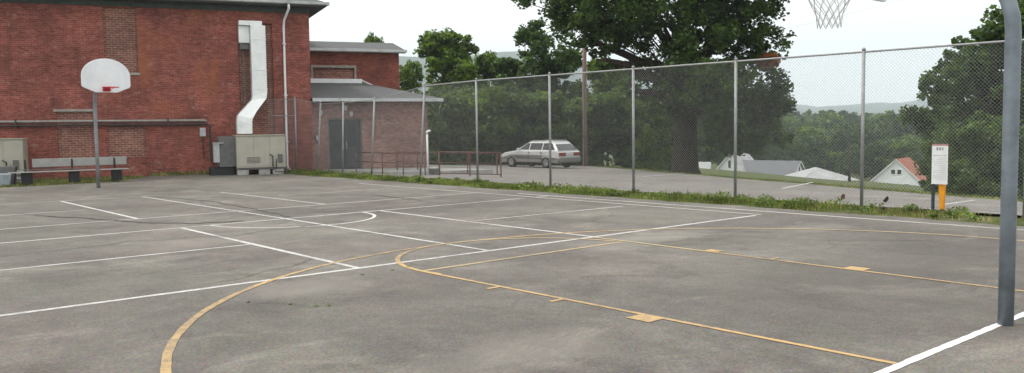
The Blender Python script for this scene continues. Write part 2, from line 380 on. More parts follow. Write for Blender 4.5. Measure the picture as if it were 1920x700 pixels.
def wob(pl, a=.05, k=6):
    out = []
    for (x0, y0), (x1, y1) in zip(pl, pl[1:]):
        for i in range(k): t = i/k; out.append((x0+(x1-x0)*t+random.uniform(-a, a), y0+(y1-y0)*t+random.uniform(-a, a)))
    return out+[pl[-1]]
lines('crack_seal', M['tar'], [(wob([(3.6,8.6),(3.9,8.2),(4.2,7.7),(4.6,7.5)], .05, 8), .006), (wob([(10.5,9.2),(11.5,8.0),(12.0,6.6),(13.2,5.4)], .07, 8), .014), (wob([(2.5,13.9),(4.5,14.4),(6.0,13.9),(8.5,14.5)], .1, 6), .02), (wob([(4.6,20.4),(5.2,18.9),(5.6,17.4),(6.3,16.3),(7.2,16.0)]), .075), (wob([(8.2,23.8),(8.6,21),(8.45,18.4),(8.15,15.9)]), .04), (wob([(10.9,21.1),(11.6,20.7),(12.4,19.5),(12.2,17.2)]), .05)])
# parking lot
m = MB()
def lotz(x): return -.033*min(max(x-17.3, 0.), 22.)+.012
ys = list(np.arange(-16, 62, 2.)); rows = []
for yy in ys:
    xe = EDGE_P[0]+(yy-EDGE_P[1])*EDGE_D[0]/EDGE_D[1]; x0 = 17.55
    xe = max(xe, x0+.2)+.12*math.sin(yy*.9)
    xs = [x0+(min(xe, 50)-x0)*k/6 for k in range(7)]
    if xs[-1] > 39.3: xs[-2] = 39.3
    rows.append([(x, yy, lotz(x)) for x in xs])
for a, b in zip(rows, rows[1:]):
    o = len(m.v); m.v += a+b; k = len(a)
    for i in range(k-1): m.f.append((o+i, o+i+1, o+k+i+1, o+k+i)); m.mi.append(0)
lot = tag(m.build('parking_lot', M['lot']), kind='structure')
m = MB()
for (xa, ya, xb, yb) in ((22.8,14.0,28.2,16.1), (19.5,8.05,22.0,8.35), (26.6,22.5,32,24.6), (18.2,2.6,20.4,3.1)):
    d = Vector((xb-xa, yb-ya, 0)).normalized(); nn = Vector((-d.y, d.x, 0))*.06; A, B = Vector((xa, ya, lotz(xa)+.005)), Vector((xb, yb, lotz(xb)+.005))
    m.quad(A-nn, B-nn, B+nn, A+nn)
m.build('parking_line', M['white'], lot, fix=False)

# ------------------------------------------------------------------ foliage generators
def unit(k):
    v = RNG.normal(size=(k, 3)); return v/np.linalg.norm(v, axis=1, keepdims=True)
def leaf_quads(P, size, up=.35):
    k = len(P); nrm = unit(k); nrm[:, 2] = np.abs(nrm[:, 2])+up; nrm /= np.linalg.norm(nrm, axis=1, keepdims=True)
    t = np.cross(nrm, unit(k)); t /= np.linalg.norm(t, axis=1, keepdims=True); b = np.cross(nrm, t)
    s = size*RNG.uniform(.6, 1.35, (k, 1)); w = s*RNG.uniform(.3, .48, (k, 1))
    bend = nrm*s*.18
    V = np.stack([P-t*s*.5-bend, P+b*w-t*s*.05, P+t*s*.5-bend, P-b*w-t*s*.05], 1)
    return V.reshape(-1, 3)
def crown_points(blobs, clumps, per, spread, flat=.75, inner=.45):
    vol = np.array([b[3]*b[4]*b[5] for b in blobs])**.75; vol /= vol.sum(); C = []
    for b, v in zip(blobs, vol):
        k = max(3, int(clumps*v)); d = unit(k); r = inner+(1-inner)*RNG.uniform(0, 1, (k, 1))**.6
        C.append(np.array(b[:3])+d*r*np.array(b[3:6]))
    C = np.concatenate(C); cs = RNG.uniform(.55, 1.3, (len(C), 1))
    pts = np.repeat(C, per, 0)+unit(len(C)*per)*RNG.uniform(0, 1, (len(C)*per, 1))**.5*np.repeat(cs, per, 0)*spread*np.array([1, 1, flat])
    return C, pts
def limbs(mb, base, top, r0, targets, seed=1, n=7, bow=.25, r1=.04):
    rg = random.Random(seed)
    for tgt, k0 in targets:
        a = Vector(base).lerp(Vector(top), k0); b = Vector(tgt); L = (b-a).length; pl, rr = [], []
        ra = r0*(1-.55*k0)*.55
        for i in range(n+1):
            t = i/n; p = a.lerp(b, t); p.z += bow*L*math.sin(t*PI)*.5
            p += Vector((rg.uniform(-1,1), rg.uniform(-1,1), rg.uniform(-1,1)))*L*.03*(0 < i < n)
            pl.append(p); rr.append(max(r1*.4, ra*(1-t)**.8+r1*t))
        mb.tube(pl, rr, 7)

# the big maple beyond the lot (blobs in metres: right, away, up from the trunk's foot)
TB = VW(8.5, 43, 0); TB.z = hz(TB.x, TB.y)-.1
big = thing('maple_tree', 'huge old dark green tree with thick trunk spreading over the parking lot behind the fence', 'tree', TB, math.atan2(R0.y, R0.x))
def bp(px, py, rx, ry, dep=0., rd=None):      # blob seen at this bearing and height
    k = 38.2; return ((px-1285)/k, dep, (233-py)/k+1.753-TB.z, rx/k, (rd or rx)/k, ry/k)
B = [bp(1118,45,80,62,-1), bp(1078,30,46,50,0), bp(1048,2,34,36), bp(985,4,15,16), bp(1180,80,72,45,.5), bp(1150,0,90,70,1), bp(1230,30,60,60,-2), bp(1300,95,70,70,-2), bp(1330,40,80,70,0), bp(1395,55,66,66,0),
     bp(1430,90,46,50,0), bp(1425,165,46,52,0), bp(1385,205,55,62,1), bp(1350,160,58,50,-2), bp(1445,215,36,42,0), bp(1250,140,48,36,1), bp(1335,240,34,42,3), bp(1415,265,30,34,1), bp(1225,190,30,30,2.5), bp(1345,270,30,26,-1), bp(1285,160,75,42,-3), bp(1238,205,36,34,-2), bp(1330,228,28,36,-2.6), bp(1395,235,52,46,0), bp(1455,185,34,40,0), bp(1250,250,20,26,1.5), bp(1385,268,36,30,1), bp(1450,255,28,26,0), bp(1300,165,40,40,-3.5), bp(1330,205,36,34,-2.5),
     bp(1250,-90,200,80,0,150), bp(1370,-50,120,80,0), bp(1130,-80,120,80,0), bp(1260,-210,170,90,0,140)]
C, P = crown_points(B, 1300, 80, .56)
# keep ragged holes where the sky shows through
hol = [((1165,105),(30,10)), ((1282,55),(8,38)), ((1238,70),(10,22)), ((1120,88),(9,6)), ((1345,108),(7,8)), ((1222,182),(16,9)), ((1200,60),(6,8)), ((1352,182),(8,14))]
px = 1285+P[:, 0]*38.2; py = 233-(P[:, 2]-1.753+TB.z)*38.2; keep = np.ones(len(P), bool)
for (a, b), (ra, rb) in hol: keep &= ((px-a)/ra)**2+((py-b)/rb)**2 > RNG.uniform(.6, 1.2, len(P))
P = P[keep]
fast_mesh('crown', leaf_quads(P, .2), 4, M['leafbig'], big)
op = np.array([bp(1418,122,20,14,-2)[:3]])
fast_mesh('turning_leaves', leaf_quads(op+unit(420)*RNG.uniform(0,1,(420,1))**.5*np.array([.55,.4,.38]), .2), 4, M['leaforange'], big)
tr = MB(); tk = [(0,0,-.3),(0,0,.3),(.02,0,1.5),(.05,0,3),(.1,0,4.3),(.0,.1,5.8),(-.1,0,7.5),(0,0,10)]
tr.tube(tk, [.95,.68,.56,.53,.56,.42,.3,.12], 14)
limbs(tr, (0,0,2.6), (0,0,7), .62, [((-2.6,.0,4.1),.12), ((-4.4,-.8,5.6),.2), ((-6,0,6.6),.35), ((3,.2,5.2),.15), ((3.8,0,3.6),.1), ((2.4,-1,7.5),.3), ((-2.5,1,8.5),.5), ((1.2,-1.6,6.2),.25), ((-1.3,-1.4,7.2),.3), ((3.6,.4,8),.5), ((.6,1.5,9),.6), ((-.3,.4,4.2),.1)], 3, 8, .22, .05)
for c in C[RNG.choice(len(C), 170)]:
    a = Vector((c[0]*.55, c[1]*.55, c[2]*.72+1.0)); tr.tube([a, a.lerp(Vector(c), .5)+Vector((0,0,.12)), Vector(c)], [.045,.03,.012], 4)
tr.build('trunk', M['bark'], big, smooth=True, fix=False)

def make_tree(name, h, w, leaf, seed, clumps, per, lsize, low=.12, trunk_r=.16, spread=.6):
    rg = random.Random(seed); root = thing(name, 'x', 'tree')
    bl = []
    for i in range(26):
        t = rg.uniform(low, .97); rad = w*.5*(math.sin(min(1, (t-low+.16)/(1.05-low))*PI*.92)**.6)
        an = i*2.4+rg.uniform(-.4, .4); q = rad*rg.uniform(.45, .95)
        s = w*rg.uniform(.09, .17); bl.append((math.cos(an)*q, math.sin(an)*q, h*t, s*1.15, s*1.15, s*rg.uniform(.6, .9)))
    bl.append((0, 0, h*.5, w*.27, w*.27, h*.3)); bl.append((rg.uniform(-.1,.1)*w, 0, h*.88, w*.14, w*.14, h*.1))
    C, P = crown_points(bl, clumps, per, spread*.8, inner=.3)
    fast_mesh('crown', leaf_quads(P, lsize), 4, leaf, root)
    t = MB(); t.tube([(0,0,-.4),(0,0,.4),(.05,.05,h*.3),(0,.1,h*.6),(.05,0,h*.85)], [trunk_r*1.5, trunk_r, trunk_r*.8, trunk_r*.5, .02], 8)
    limbs(t, (0,0,h*.15), (0,0,h*.6), trunk_r*1.2, [(b[:3], .1+.08*i) for i, b in enumerate(bl[:8])], seed, 5, .15, .015)
    t.build('trunk', M['bark2'], root, smooth=True, fix=False)
    root['reach'] = float(np.percentile(P[:, 2], 99.7)); return root
proto = dict(
    round=make_tree('broadleaf_tree', 9, 7.5, M['leafmid'], 5, 330, 62, .27),
    dark=make_tree('dark_tree', 9, 7, M['leafdark'], 8, 340, 62, .26),
    loose=make_tree('loose_tree', 9, 5.5, M['leafdark'], 13, 230, 60, .24, .3),
    shrub=make_tree('shrub', 4.5, 5.2, M['leafshrub'], 21, 300, 55, .22, .05, .07),
    bright=make_tree('bright_shrub', 4.5, 5, M['leafmid'], 27, 280, 55, .22, .05, .07))
used = set()
def plant(kind, px, d, top, label, scale_w=1., rz=0, cat='tree', group=None, base=None):
    """top = pixel row of its highest leaves, read as a height at that distance"""
    o = proto[kind] if kind not in used else copy_tree(proto[kind]); used.add(kind)
    u = (px-960)/FPX*d; p = VW(u, d); z0 = hz(p.x, p.y) if base is None else base
    hh = proto[kind]['reach']
    H = CAM_H+(237-.0125*(px-960)-top)/FPX*d - z0
    o.location = (p.x, p.y, z0-.05); s = H/hh; o.rotation_euler.z = rz; o.scale = (s*scale_w, s*scale_w, s)
    o['label'] = label; o['category'] = cat
    if o is not proto[kind] and 'reach' in o: del o['reach']
    if group: o['group'] = group
    return o
g1 = 'trees behind the parking lot'
plant('round', 848, 62, 64, 'rounded mid green tree rising just right of the brick wing roof', 1.0, .4, group=g1)
plant('round', 912, 66, 103, 'small pale green tree low beside the hazy hill, right of the rounded tree', .7, 2.1, group=g1)
plant('round', 768, 70, 118, 'leafy green tree peeking out at the end of the brick wing wall', .6, 3.3, group=g1)
plant('loose', 988, 60, 46, 'upright dark tree with ragged top left of the huge tree', .95, 1.1, group=g1)
plant('dark', 1052, 62, 88, 'dark tree filling in under the left limb of the huge tree', .85, 2.5, group=g1)
plant('round', 708, 64, 70, 'yellowish treetop showing above the brick wing roof', .45, 5.1, group=g1)
plant('round', 1140, 66, 112, 'fresh green tree behind the wooden utility pole', .8, .3, group=g1)
plant('loose', 1195, 64, 120, 'thin dark tree left of the thick trunk', .9, 4.2, group=g1)
g2 = 'shrubs behind the parking lot'
plant('shrub', 832, 52, 175, 'dark shrub behind the white vent pipe', .9, 0, 'shrub', g2)
plant('bright', 928, 54, 168, 'pale green shrub behind the front of the car', .95, 1.2, 'shrub', g2)
plant('shrub', 880, 57, 160, 'dark shrub between the vent pipe and the car', 1., 2.2, 'shrub', g2)
plant('shrub', 985, 55, 165, 'dark shrub rising behind the car windscreen', 1.05, 3.1, 'shrub', g2)
plant('shrub', 1048, 54, 178, 'dark shrub behind the rear of the car', 1., 4.4, 'shrub', g2)
plant('shrub', 1130, 56, 175, 'dark shrub just right of the wooden utility pole', 1.05, 5.2, 'shrub', g2)
plant('shrub', 1212, 57, 196, 'dark low shrub left of the thick trunk', .8, .8, 'shrub', g2)
plant('shrub', 1252, 60, 200, 'dark green shrub directly behind the thick trunk', .8, 1.7, 'shrub', g2)
plant('bright', 1226, 50, 235, 'light green shrub at the left foot of the thick trunk', .8, 2.8, 'shrub', g2)
g3 = 'dark trees at the right end of the lot'
plant('dark', 1885, 32, 4, 'tall dense dark tree behind the near hoop pole', .95, 1.9, group=g3)
plant('dark', 1803, 36, 100, 'dense dark tree left of the near hoop pole behind the sign', .85, 3.6, group=g3)
plant('shrub', 1800, 30, 240, 'low dark bush right behind the white sign', .85, 2.4, 'shrub', g3)
plant('shrub', 1855, 27, 215, 'low dark bush at the lot edge left of the near hoop pole', .9, 1.4, 'shrub', g3)
plant('loose', 1965, 30, -20, 'dark tree at the right border of the photo beyond the hoop pole', 1.1, 5.4, group=g3)

for q in proto.values(): del q['reach']
# ------------------------------------------------------------------ valley wood and hills
def wood():
    V = []; base = []; MI = []
    for _ in range(4):
        bl = [(RNG.uniform(-2.2,2.2), RNG.uniform(-2.2,2.2), RNG.uniform(3, 10), *(RNG.uniform(2, 3.2),)*2, RNG.uniform(1.8, 3)) for _ in range(9)]
        C, P = crown_points(bl, 130, 22, 1.1); base.append(P)
    def put(px, d, top, wid=1.):
        u = (px-960)/FPX*d; p = VW(u, d); z0 = hz(p.x, p.y)
        H = CAM_H+(237-.0125*(px-960)-top)/FPX*d - z0
        Pt = base[RNG.integers(4)]*np.array([wid*H/13]*2+[H/12.]); a = RNG.uniform(0, 6.28); c, s = math.cos(a), math.sin(a)
        Q = np.stack([Pt[:,0]*c-Pt[:,1]*s, Pt[:,0]*s+Pt[:,1]*c, Pt[:,2]], 1)+np.array([p.x, p.y, z0])
        V.append(leaf_quads(Q, .95*H/14*max(1, d/220))); MI.append(np.full(len(Q), RNG.choice(3, p=(.5,.3,.2))))
    for px, tp in ((1305,190),(1335,205),(1362,215),(1395,225),(1425,235)): put(px, 168, tp, 1.1)
    for px in range(1450, 1790, 24): put(px+RNG.uniform(-8,8), RNG.uniform(165,185), RNG.uniform(246,272))
    for px in range(1340, 1800, 24): put(px+RNG.uniform(-8,8), RNG.uniform(205,235), RNG.uniform(226,248), 1.1)
    for px in range(1380, 1800, 22): put(px+RNG.uniform(-8,8), RNG.uniform(270,320), RNG.uniform(206,226), 1.2)
    for px in range(1380, 1800, 16): put(px+RNG.uniform(-8,8), RNG.uniform(400,470), RNG.uniform(204,214), 1.3)
    for px, tp in ((1662,205), (1640,212), (1708,208), (1520,214), (1735,230)): put(px, 230, tp, 1.15)
    o = fast_mesh('valley_wood', np.concatenate(V), 4, [M['leafval'], M['leafmid'], M['leafdark']], mi=np.concatenate(MI)); tag(o, kind='stuff', label='hazy green woods filling the valley behind the houses', cat='woods')
wood()
def hills():
    m = MB(); K = 220
    for ring in range(4):
        for i in range(K+1):
            a = -1.15+2.3*i/K; t = math.tan(max(-1.25, min(1.25, a)))
            dm = 2300+1900*smooth(-.02, .28, t)
            h = 19+51*(1-smooth(-.02, .30, t))
            h += 5*math.sin(t*9+1.2)+2.4*math.sin(t*23)+1.1*math.sin(t*61+2)+.5*math.sin(t*140)+random.uniform(-.35,.35)+9*smooth(.36, .5, t)
            d = dm*(.62, .84, 1.0, 1.15)[ring]; z = h*dm/880*(0, .62+.05*math.sin(i*.4), 1, .8)[ring]-(18 if ring == 0 else 0)
            p = VW(d*math.sin(a), d*math.cos(a)); m.v.append((p.x, p.y, z))
    for r_ in range(3):
        for i in range(K): a = r_*(K+1)+i; m.f.append((a, a+1, a+K+2, a+K+1)); m.mi.append(0)
    tag(m.build('hills', M['hill'], smooth=True), kind='structure')
hills()

# ------------------------------------------------------------------ grass
def blades(name, pts, hts, width, straw_f, label, lean=.45):
    k = len(pts); a = RNG.uniform(0, 6.283, k); h = hts[:, None]; w = width*RNG.uniform(.7, 1.4, (k, 1))
    side = np.stack([np.cos(a), np.sin(a), 0*a], 1); b = RNG.uniform(0, 6.283, k); ln_ = np.stack([np.cos(b), np.sin(b), 0*b], 1)*RNG.uniform(.1, 1, (k, 1))*lean
    P0 = pts; P1 = pts+ln_*h*.35+np.array([0,0,1])*h*.6; P2 = pts+ln_*h+np.array([0,0,1])*h*(1-.2*np.linalg.norm(ln_, axis=1, keepdims=True))
    V = np.stack([P0-side*w*.5, P0+side*w*.5, P1+side*w*.4, P2, P1-side*w*.4], 1).reshape(-1, 3)
    mi = (RNG.uniform(0, 1, k) < straw_f).astype(int)
    o = fast_mesh(name, V, 5, [M['blade'], M['straw']], mi=mi); tag(o, label, 'grass', kind='stuff'); return o
def clumpy(x, y): return .5+.25*np.sin(y*2.1+1.3*np.sin(y*.7))+.25*np.sin(y*5.7+x*3)
k = 52000; x = 15.9+RNG.beta(1.6, 1.8, k)*1.75; y = 1.5+RNG.uniform(0, 1, k)**1.0*32.0
cl = clumpy(x, y); dens = np.clip(1.5*cl-.25, .08, 1); dry = np.clip((10.5-y)/5, 0, 1)
bare = (np.sin(y*1.3+.6)+np.sin(y*3.1)) * dry
keep = (RNG.uniform(0, 1, k) < dens*(1-.62*dry)) & ~((bare > .9) & (RNG.uniform(0, 1, k) < .8))
x, y, cl, dry = x[keep], y[keep], cl[keep], dry[keep]
prof = 1-.55*np.abs((x-16.8)/.9)
h = (.045+.13*RNG.uniform(0, 1, len(x))**1.6*(.35+1.1*cl))*prof*(1-.25*dry); tall = RNG.uniform(0, 1, len(x)) < .015; h[tall] *= 1.9
blades('grass', np.stack([x, y, -.02+0*x], 1), h, .016, (.06+.6*dry), 'uncut grass strip along the foot of the chain link fence')
wc = 150; wy = 1.5+RNG.uniform(0, 1, wc)*32; wx = 16.05+RNG.uniform(0, 1, wc)*1.3; wh_ = RNG.uniform(.06, .2, wc)
wp_ = np.repeat(np.stack([wx, wy, wh_*.55], 1), 46, 0)+unit(wc*46)*RNG.uniform(0, 1, (wc*46, 1))**.5*np.repeat(wh_, 46)[:, None]*np.array([1.1, 1.3, .5])
for tx, ty, tr_ in ((3.8,8.4,.02), (4.05,7.98,.025), (4.2,7.72,.04), (4.3,7.66,.02), (5.5,9.0,.04), (5.95,9.02,.03), (6.25,9.1,.025), (14.2,15.8,.1)):
    wp_ = np.concatenate([wp_, np.array([tx, ty, .004])+unit(22)*RNG.uniform(0, 1, (22, 1))*np.array([tr_, tr_*.7, .005])])
wo = fast_mesh('weeds', leaf_quads(wp_, np.concatenate([np.full((150*46, 1), .06), np.full((len(wp_)-150*46, 1), .022)])), 4, M['weed']); tag(wo, 'broad leaved weeds growing in the grass strip along the fence', 'weeds', kind='stuff')
# verge at the far side of the lot
k = 24000; t = RNG.uniform(-14, 34, k); e = RNG.uniform(-.15, 2.2, k)**1.
x = EDGE_P[0]+EDGE_D[0]*t+EDGE_D[1]*e; y = EDGE_P[1]+EDGE_D[1]*t-EDGE_D[0]*e
z = np.array([hz(a, b) for a, b in zip(x, y)])-.03
blades('grass_verge', np.stack([x, y, z], 1), .025+.06*RNG.uniform(0, 1, k)**2, .022, .18+0*x, 'mown grass verge along the far edge of the parking lot')
# grass and weeds under the bench and along the brick wall
k = 15000; x = RNG.uniform(4, 11.6, k); y = 31.6+RNG.uniform(0, 1, k)*4.4; ok = (y < 35.7-(x-9)*.335) & ((x < 10) | (y > 33.2+(x-10.5)*1.1))
x, y = x[ok], y[ok]; blades('grass_patch', np.stack([x, y, -.03+0*x], 1), .04+.10*RNG.uniform(0, 1, len(x))**2, .02, .25+0*x, 'thin grass patch under and behind the player bench')
k = 1100; s_ = RNG.uniform(-6.3, -3.4, k); t_ = -RNG.uniform(0, 1, k)**2*.5
x = 17.9+.948*s_+.318*t_; y = 32.92-.318*s_+.948*t_
blades('weeds', np.stack([x, y, 0*x], 1), .04+.18*RNG.uniform(0, 1, k)**2.4, .03, .35+0*x, 'weeds growing at the foot of the brick wall left of the air duct')

# ------------------------------------------------------------------ brick building
BO = Vector((17.9, 32.92, 0)); BR = math.atan2(-.318, .948)
def bw(s, t, z=0): return Vector((BO.x+.948*s+.318*t, BO.y-.318*s+.948*t, z))
bld = thing('brick_building', 'large two storey red brick building with grey roof and bricked up windows', 'building', BO, BR)
SL, TD, WH = -30., 14., 6.72
# front wall with shallow recesses for the bricked-up windows
recess = [(-7.72,-6.55,3.98,6.44,.10), (-9.44,-8.22,.74,2.5,.07), (-7.72,-6.38,.7,1.98,.07), (-2.84,-1.5,1.5,6.02,.12), (-14.2,-13.0,3.98,6.44,.1), (-16,-14.8,.7,2.5,.07)]
xs = sorted({SL, 0.}|{r[0] for r in recess}|{r[1] for r in recess}); zs = sorted({-.3, WH}|{r[2] for r in recess}|{r[3] for r in recess})
m = MB()
def inrec(a, b, c, d):
    return any(r[0] <= a+1e-6 and b <= r[1]+1e-6 and r[2] <= c+1e-6 and d <= r[3]+1e-6 for r in recess)
for a, b in zip(xs, xs[1:]):
    for c, d in zip(zs, zs[1:]):
        if not inrec(a, b, c, d): m.quad((a,0,c),(b,0,c),(b,0,d),(a,0,d))
for x0, x1, z0, z1, dp in recess:
    m.quad((x0,0,z0),(x0,dp,z0),(x0,dp,z1),(x0,0,z1)); m.quad((x1,0,z0),(x1,0,z1),(x1,dp,z1),(x1,dp,z0))
    m.quad((x0,0,z1),(x0,dp,z1),(x1,dp,z1),(x1,0,z1)); m.quad((x0,0,z0),(x1,0,z0),(x1,dp,z0),(x0,dp,z0))
m.quad((0,0,-.3),(0,TD,-.3),(0,TD,WH),(0,0,WH)); m.quad((SL,0,-.3),(SL,0,WH),(SL,TD,WH),(SL,TD,-.3)); m.quad((SL,TD,-.3),(SL,TD,WH),(0,TD,WH),(0,TD,-.3))
m.build('wall', M['brick'], bld, fix=False)
for i, (x0, x1, z0, z1, dp) in enumerate(recess):
    w = MB(); w.quad((x0,dp,z0),(x1,dp,z0),(x1,dp,z1),(x0,dp,z1)); o = w.build('bricked_window', M['infill'], bld, fix=False)
    if i in (0, 1, 3, 4):
        sl = MB(); sl.box(x0-.06, x1+.06, -.05, dp-.004, z0-.09, z0-.002) if i != 1 else sl.box(x0-.1, x1+.02, -.04, dp-.004, z1+.002, z1+.1)
        sl.build('sill' if i != 1 else 'lintel', M['stone'], o)
# hip roof, soffit, gutter
ov = .62; ez = WH+.16
m = MB(); x0, x1, y0, y1 = SL-ov, ov, -ov, TD+ov; rz_ = ez+3.3
A_, B_, C_, D_ = (x0,y0,ez), (x1,y0,ez), (x1,y1,ez), (x0,y1,ez); r1, r2 = (x0+7.6, TD/2, rz_), (x1-7.6, TD/2, rz_)
m.add([A_, B_, C_, D_, r1, r2], [(0,1,5,4), (1,2,5), (2,3,4,5), (3,0,4)]); m.build('roof', M['shingle'], bld, fix=False)
m = MB(); m.box(x0+.02, x1-.02, y0+.02, .35, WH-.02, WH+.05); m.box(-.35, x1-.02, .352, y1, WH-.02, WH+.05); m.build('soffit', M['soffit'], bld)
m = MB(); m.prism([(y0-.11, ez-.0), (y0-.1, ez-.1), (y0-.02, ez-.13), (y0, ez-.0)], 0, x0-.1, x1+.1)
m.prism([(x1+.11, ez-.0), (x1+.1, ez-.1), (x1+.02, ez-.13), (x1, ez-.0)], 1, y0-.1, y1)
gut = m.build('gutter', M['gutter'], bld)
m = MB(); m.tube([(-.9,y0-.03,ez-.12), (-.9,y0-.03,ez-.3), (-1.02,-.1,ez-.72), (-1.04,-.075,5.9), (-1.05,-.075,3), (-1.06,-.075,.25), (-1.03,-.16,.1), (-.98,-.32,.06)], .05, 8)
for z in (5.2, 3.1, 1.2): m.box(-1.13, -.97, -.14, -.002, z, z+.04)
m.build('downspout', M['whitemetal'], bld, smooth=True)
# dark bed mould under the soffit
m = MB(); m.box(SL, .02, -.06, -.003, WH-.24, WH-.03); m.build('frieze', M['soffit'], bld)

# conduit along the wall
wp = thing('wall_pipe', 'long horizontal pair of pipes strapped across the brick wall above the bench', 'pipe', bw(-12, 0, 0), BR)
m = MB(); m.tube([(-18,-.16,2.17), (7.75,-.16,2.13), (7.86,-.16,2.09)], .05, 8); m.build('pale_pipe', M['pipe'], wp, smooth=True)
m = MB(); m.tube([(-18,-.14,2.02), (7.86,-.14,1.99), (7.98,-.14,1.9), (7.98,-.14,.6), (8.05,-.2,.45), (8.3,-.5,.4)], .04, 8); m.build('dark_pipe', M['darkpipe'], wp, smooth=True)
for s in np.arange(-17, 8, 2.6):
    m = MB(); m.box(s, s+.06, -.22, -.003, 1.93, 2.24); m.build('bracket', M['darkpipe'], wp)
eb = thing('electrical_box', 'small pale grey electrical box on the brick wall at the end of the pipes', 'box', bw(-4.3, -.004, 1.5), BR)
m = MB(); m.box(-.11, .11, -.14, 0, 0, .34); m.build('cabinet', M['grey'], eb, bevel=.01)
m = MB(); m.tube([(0,-.07,-.003), (0,-.07,-.9)], .02, 6); m.build('conduit', M['darkpipe'], eb)

# air duct
du = thing('air_duct', 'bright metal air duct running down the brick wall with a sideways bend', 'duct', bw(-2.3, 0, 0), BR)
def rect_sweep(mb, pts, w, d):
    o = len(mb.v)
    for (x, y, z, sx) in pts:
        mb.v += [(x-w/2, y-d/2, z), (x+w/2, y-d/2, z+sx), (x+w/2, y+d/2, z+sx), (x-w/2, y+d/2, z)]
    for i in range(len(pts)-1):
        for k in range(4): a = o+i*4+k; b = o+i*4+(k+1) % 4; mb.f.append((a, b, b+4, a+4)); mb.mi.append(0)
    n_ = o+(len(pts)-1)*4; mb.f += [(o,o+3,o+2,o+1), (n_,n_+1,n_+2,n_+3)]; mb.mi += [0, 0]
m = MB(); rect_sweep(m, [(.17,-.42,5.86,0), (.17,-.42,3.06,.14), (.13,-.44,2.92,.06), (-.28,-.72,2.5,-.02), (-.47,-.86,2.3,-.12), (-.5,-.88,2.12,-.1), (-.5,-.88,1.58,0)], .57, .5)
m.build('duct_run', M['galv'], du, bevel=.012)
m = MB(); m.box(-.53, .36, -.46, .118, 5.88, 6.06); m.box(-.53, -.125, -.3, .118, 5.2, 5.876); o = m.build('duct_head', M['galv'], du, bevel=.01)
m = MB(); m.box(-.5, -.15, -.24, .11, 4.95, 5.196); m.tube([(-.33,-.03,4.95), (-.33,-.03,2.6), (-.42,-.05,1.7)], .03, 6); m.build('vent_box', M['cabdark'], du)
for z in (5.3, 4.1, 3.35):
    m = MB(); m.box(-.13, .47, -.685, -.155, z, z+.03); m.build('duct_flange', M['galv'], du)
m = MB(); m.box(-.8, -.2, -1.14, -.62, 1.95, 1.98); m.build('duct_flange', M['galv'], du)

# rooftop-style packaged units on the ground
def cabinet_unit(label, s, rows, w=1.85, hood=True):
    o = thing('air_conditioner', label, 'air conditioner', bw(s, -1.75, 0), BR, 'ground air conditioning units')
    m = MB(); m.box(-w/2, w/2, 0, 1.35, .27, 1.5); m.build('cabinet', M['cabinet'], o, bevel=.015)
    m = MB()
    for x in (-w/2+.03, -.28, w/2-.6): m.box(x, x+(.58 if x > -.5 else .6), -.013, -.002, .34, 1.46)
    m.build('access_panel', M['cabinet'], o, bevel=.006)
    m = MB(); m.box(-w/2-.02, w/2+.02, -.04, 1.37, 1.502, 1.54); m.build('lid', M['cabinet'], o, bevel=.01)
    m = MB()
    for x in (-w/2+.02, -.1, w/2-.5): m.box(x, x+.42, .05, .5, -.02, .2)
    m.build('block', M['concrete'], o, bevel=.01)
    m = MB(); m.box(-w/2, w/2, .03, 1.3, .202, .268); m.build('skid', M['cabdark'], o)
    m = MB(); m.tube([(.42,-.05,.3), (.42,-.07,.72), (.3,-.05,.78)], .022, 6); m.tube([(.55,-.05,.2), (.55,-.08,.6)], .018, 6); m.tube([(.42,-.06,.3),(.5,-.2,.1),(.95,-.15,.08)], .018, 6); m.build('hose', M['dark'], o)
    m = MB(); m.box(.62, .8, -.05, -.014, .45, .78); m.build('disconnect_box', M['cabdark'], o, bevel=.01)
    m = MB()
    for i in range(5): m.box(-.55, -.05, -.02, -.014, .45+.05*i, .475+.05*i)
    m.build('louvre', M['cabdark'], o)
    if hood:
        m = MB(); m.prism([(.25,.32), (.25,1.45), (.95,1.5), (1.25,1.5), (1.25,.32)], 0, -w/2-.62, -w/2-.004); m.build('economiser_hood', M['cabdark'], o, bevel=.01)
        m = MB(); m.box(-w/2-.82, -w/2-.6, .2, .5, .5, 1.22); m.box(-w/2-.84, -w/2-.45, .16, .52, 1.222, 1.26); m.build('side_vent', M['grey'], o, bevel=.01)
        m = MB(); m.box(-w/2-.95, -w/2-.1, .3, 1.2, 0, .3); m.build('plinth', M['dark'], o)
    return o
cabinet_unit('beige air conditioning unit under the metal duct', -2.28, 3)
u2 = cabinet_unit('pale beige air conditioning unit behind the left end of the player bench', -11.35, 2, 1.9, False)
sb = thing('debris_pile', 'dark clutter and pale blue tub beside the left air conditioning unit', 'clutter', (6.35, 32.75, 0), -.2)
m = MB(); m.prism([(-.3,0), (.3,0), (.36,.4), (-.36,.4)], 1, -.25, .25); m.build('tub', plain('pale_blue_plastic', (.3,.34,.37), .5), sb, bevel=.03)
m = MB(); m.box(-.1, .5, .3, .7, 0, .62); m.build('crate', M['cabdark'], sb, bevel=.02)
m = MB(); m.tube([(.42,-.05,.0), (.5,-.02,.62)], .03, 6); m.build('stake', M['dark'], sb)

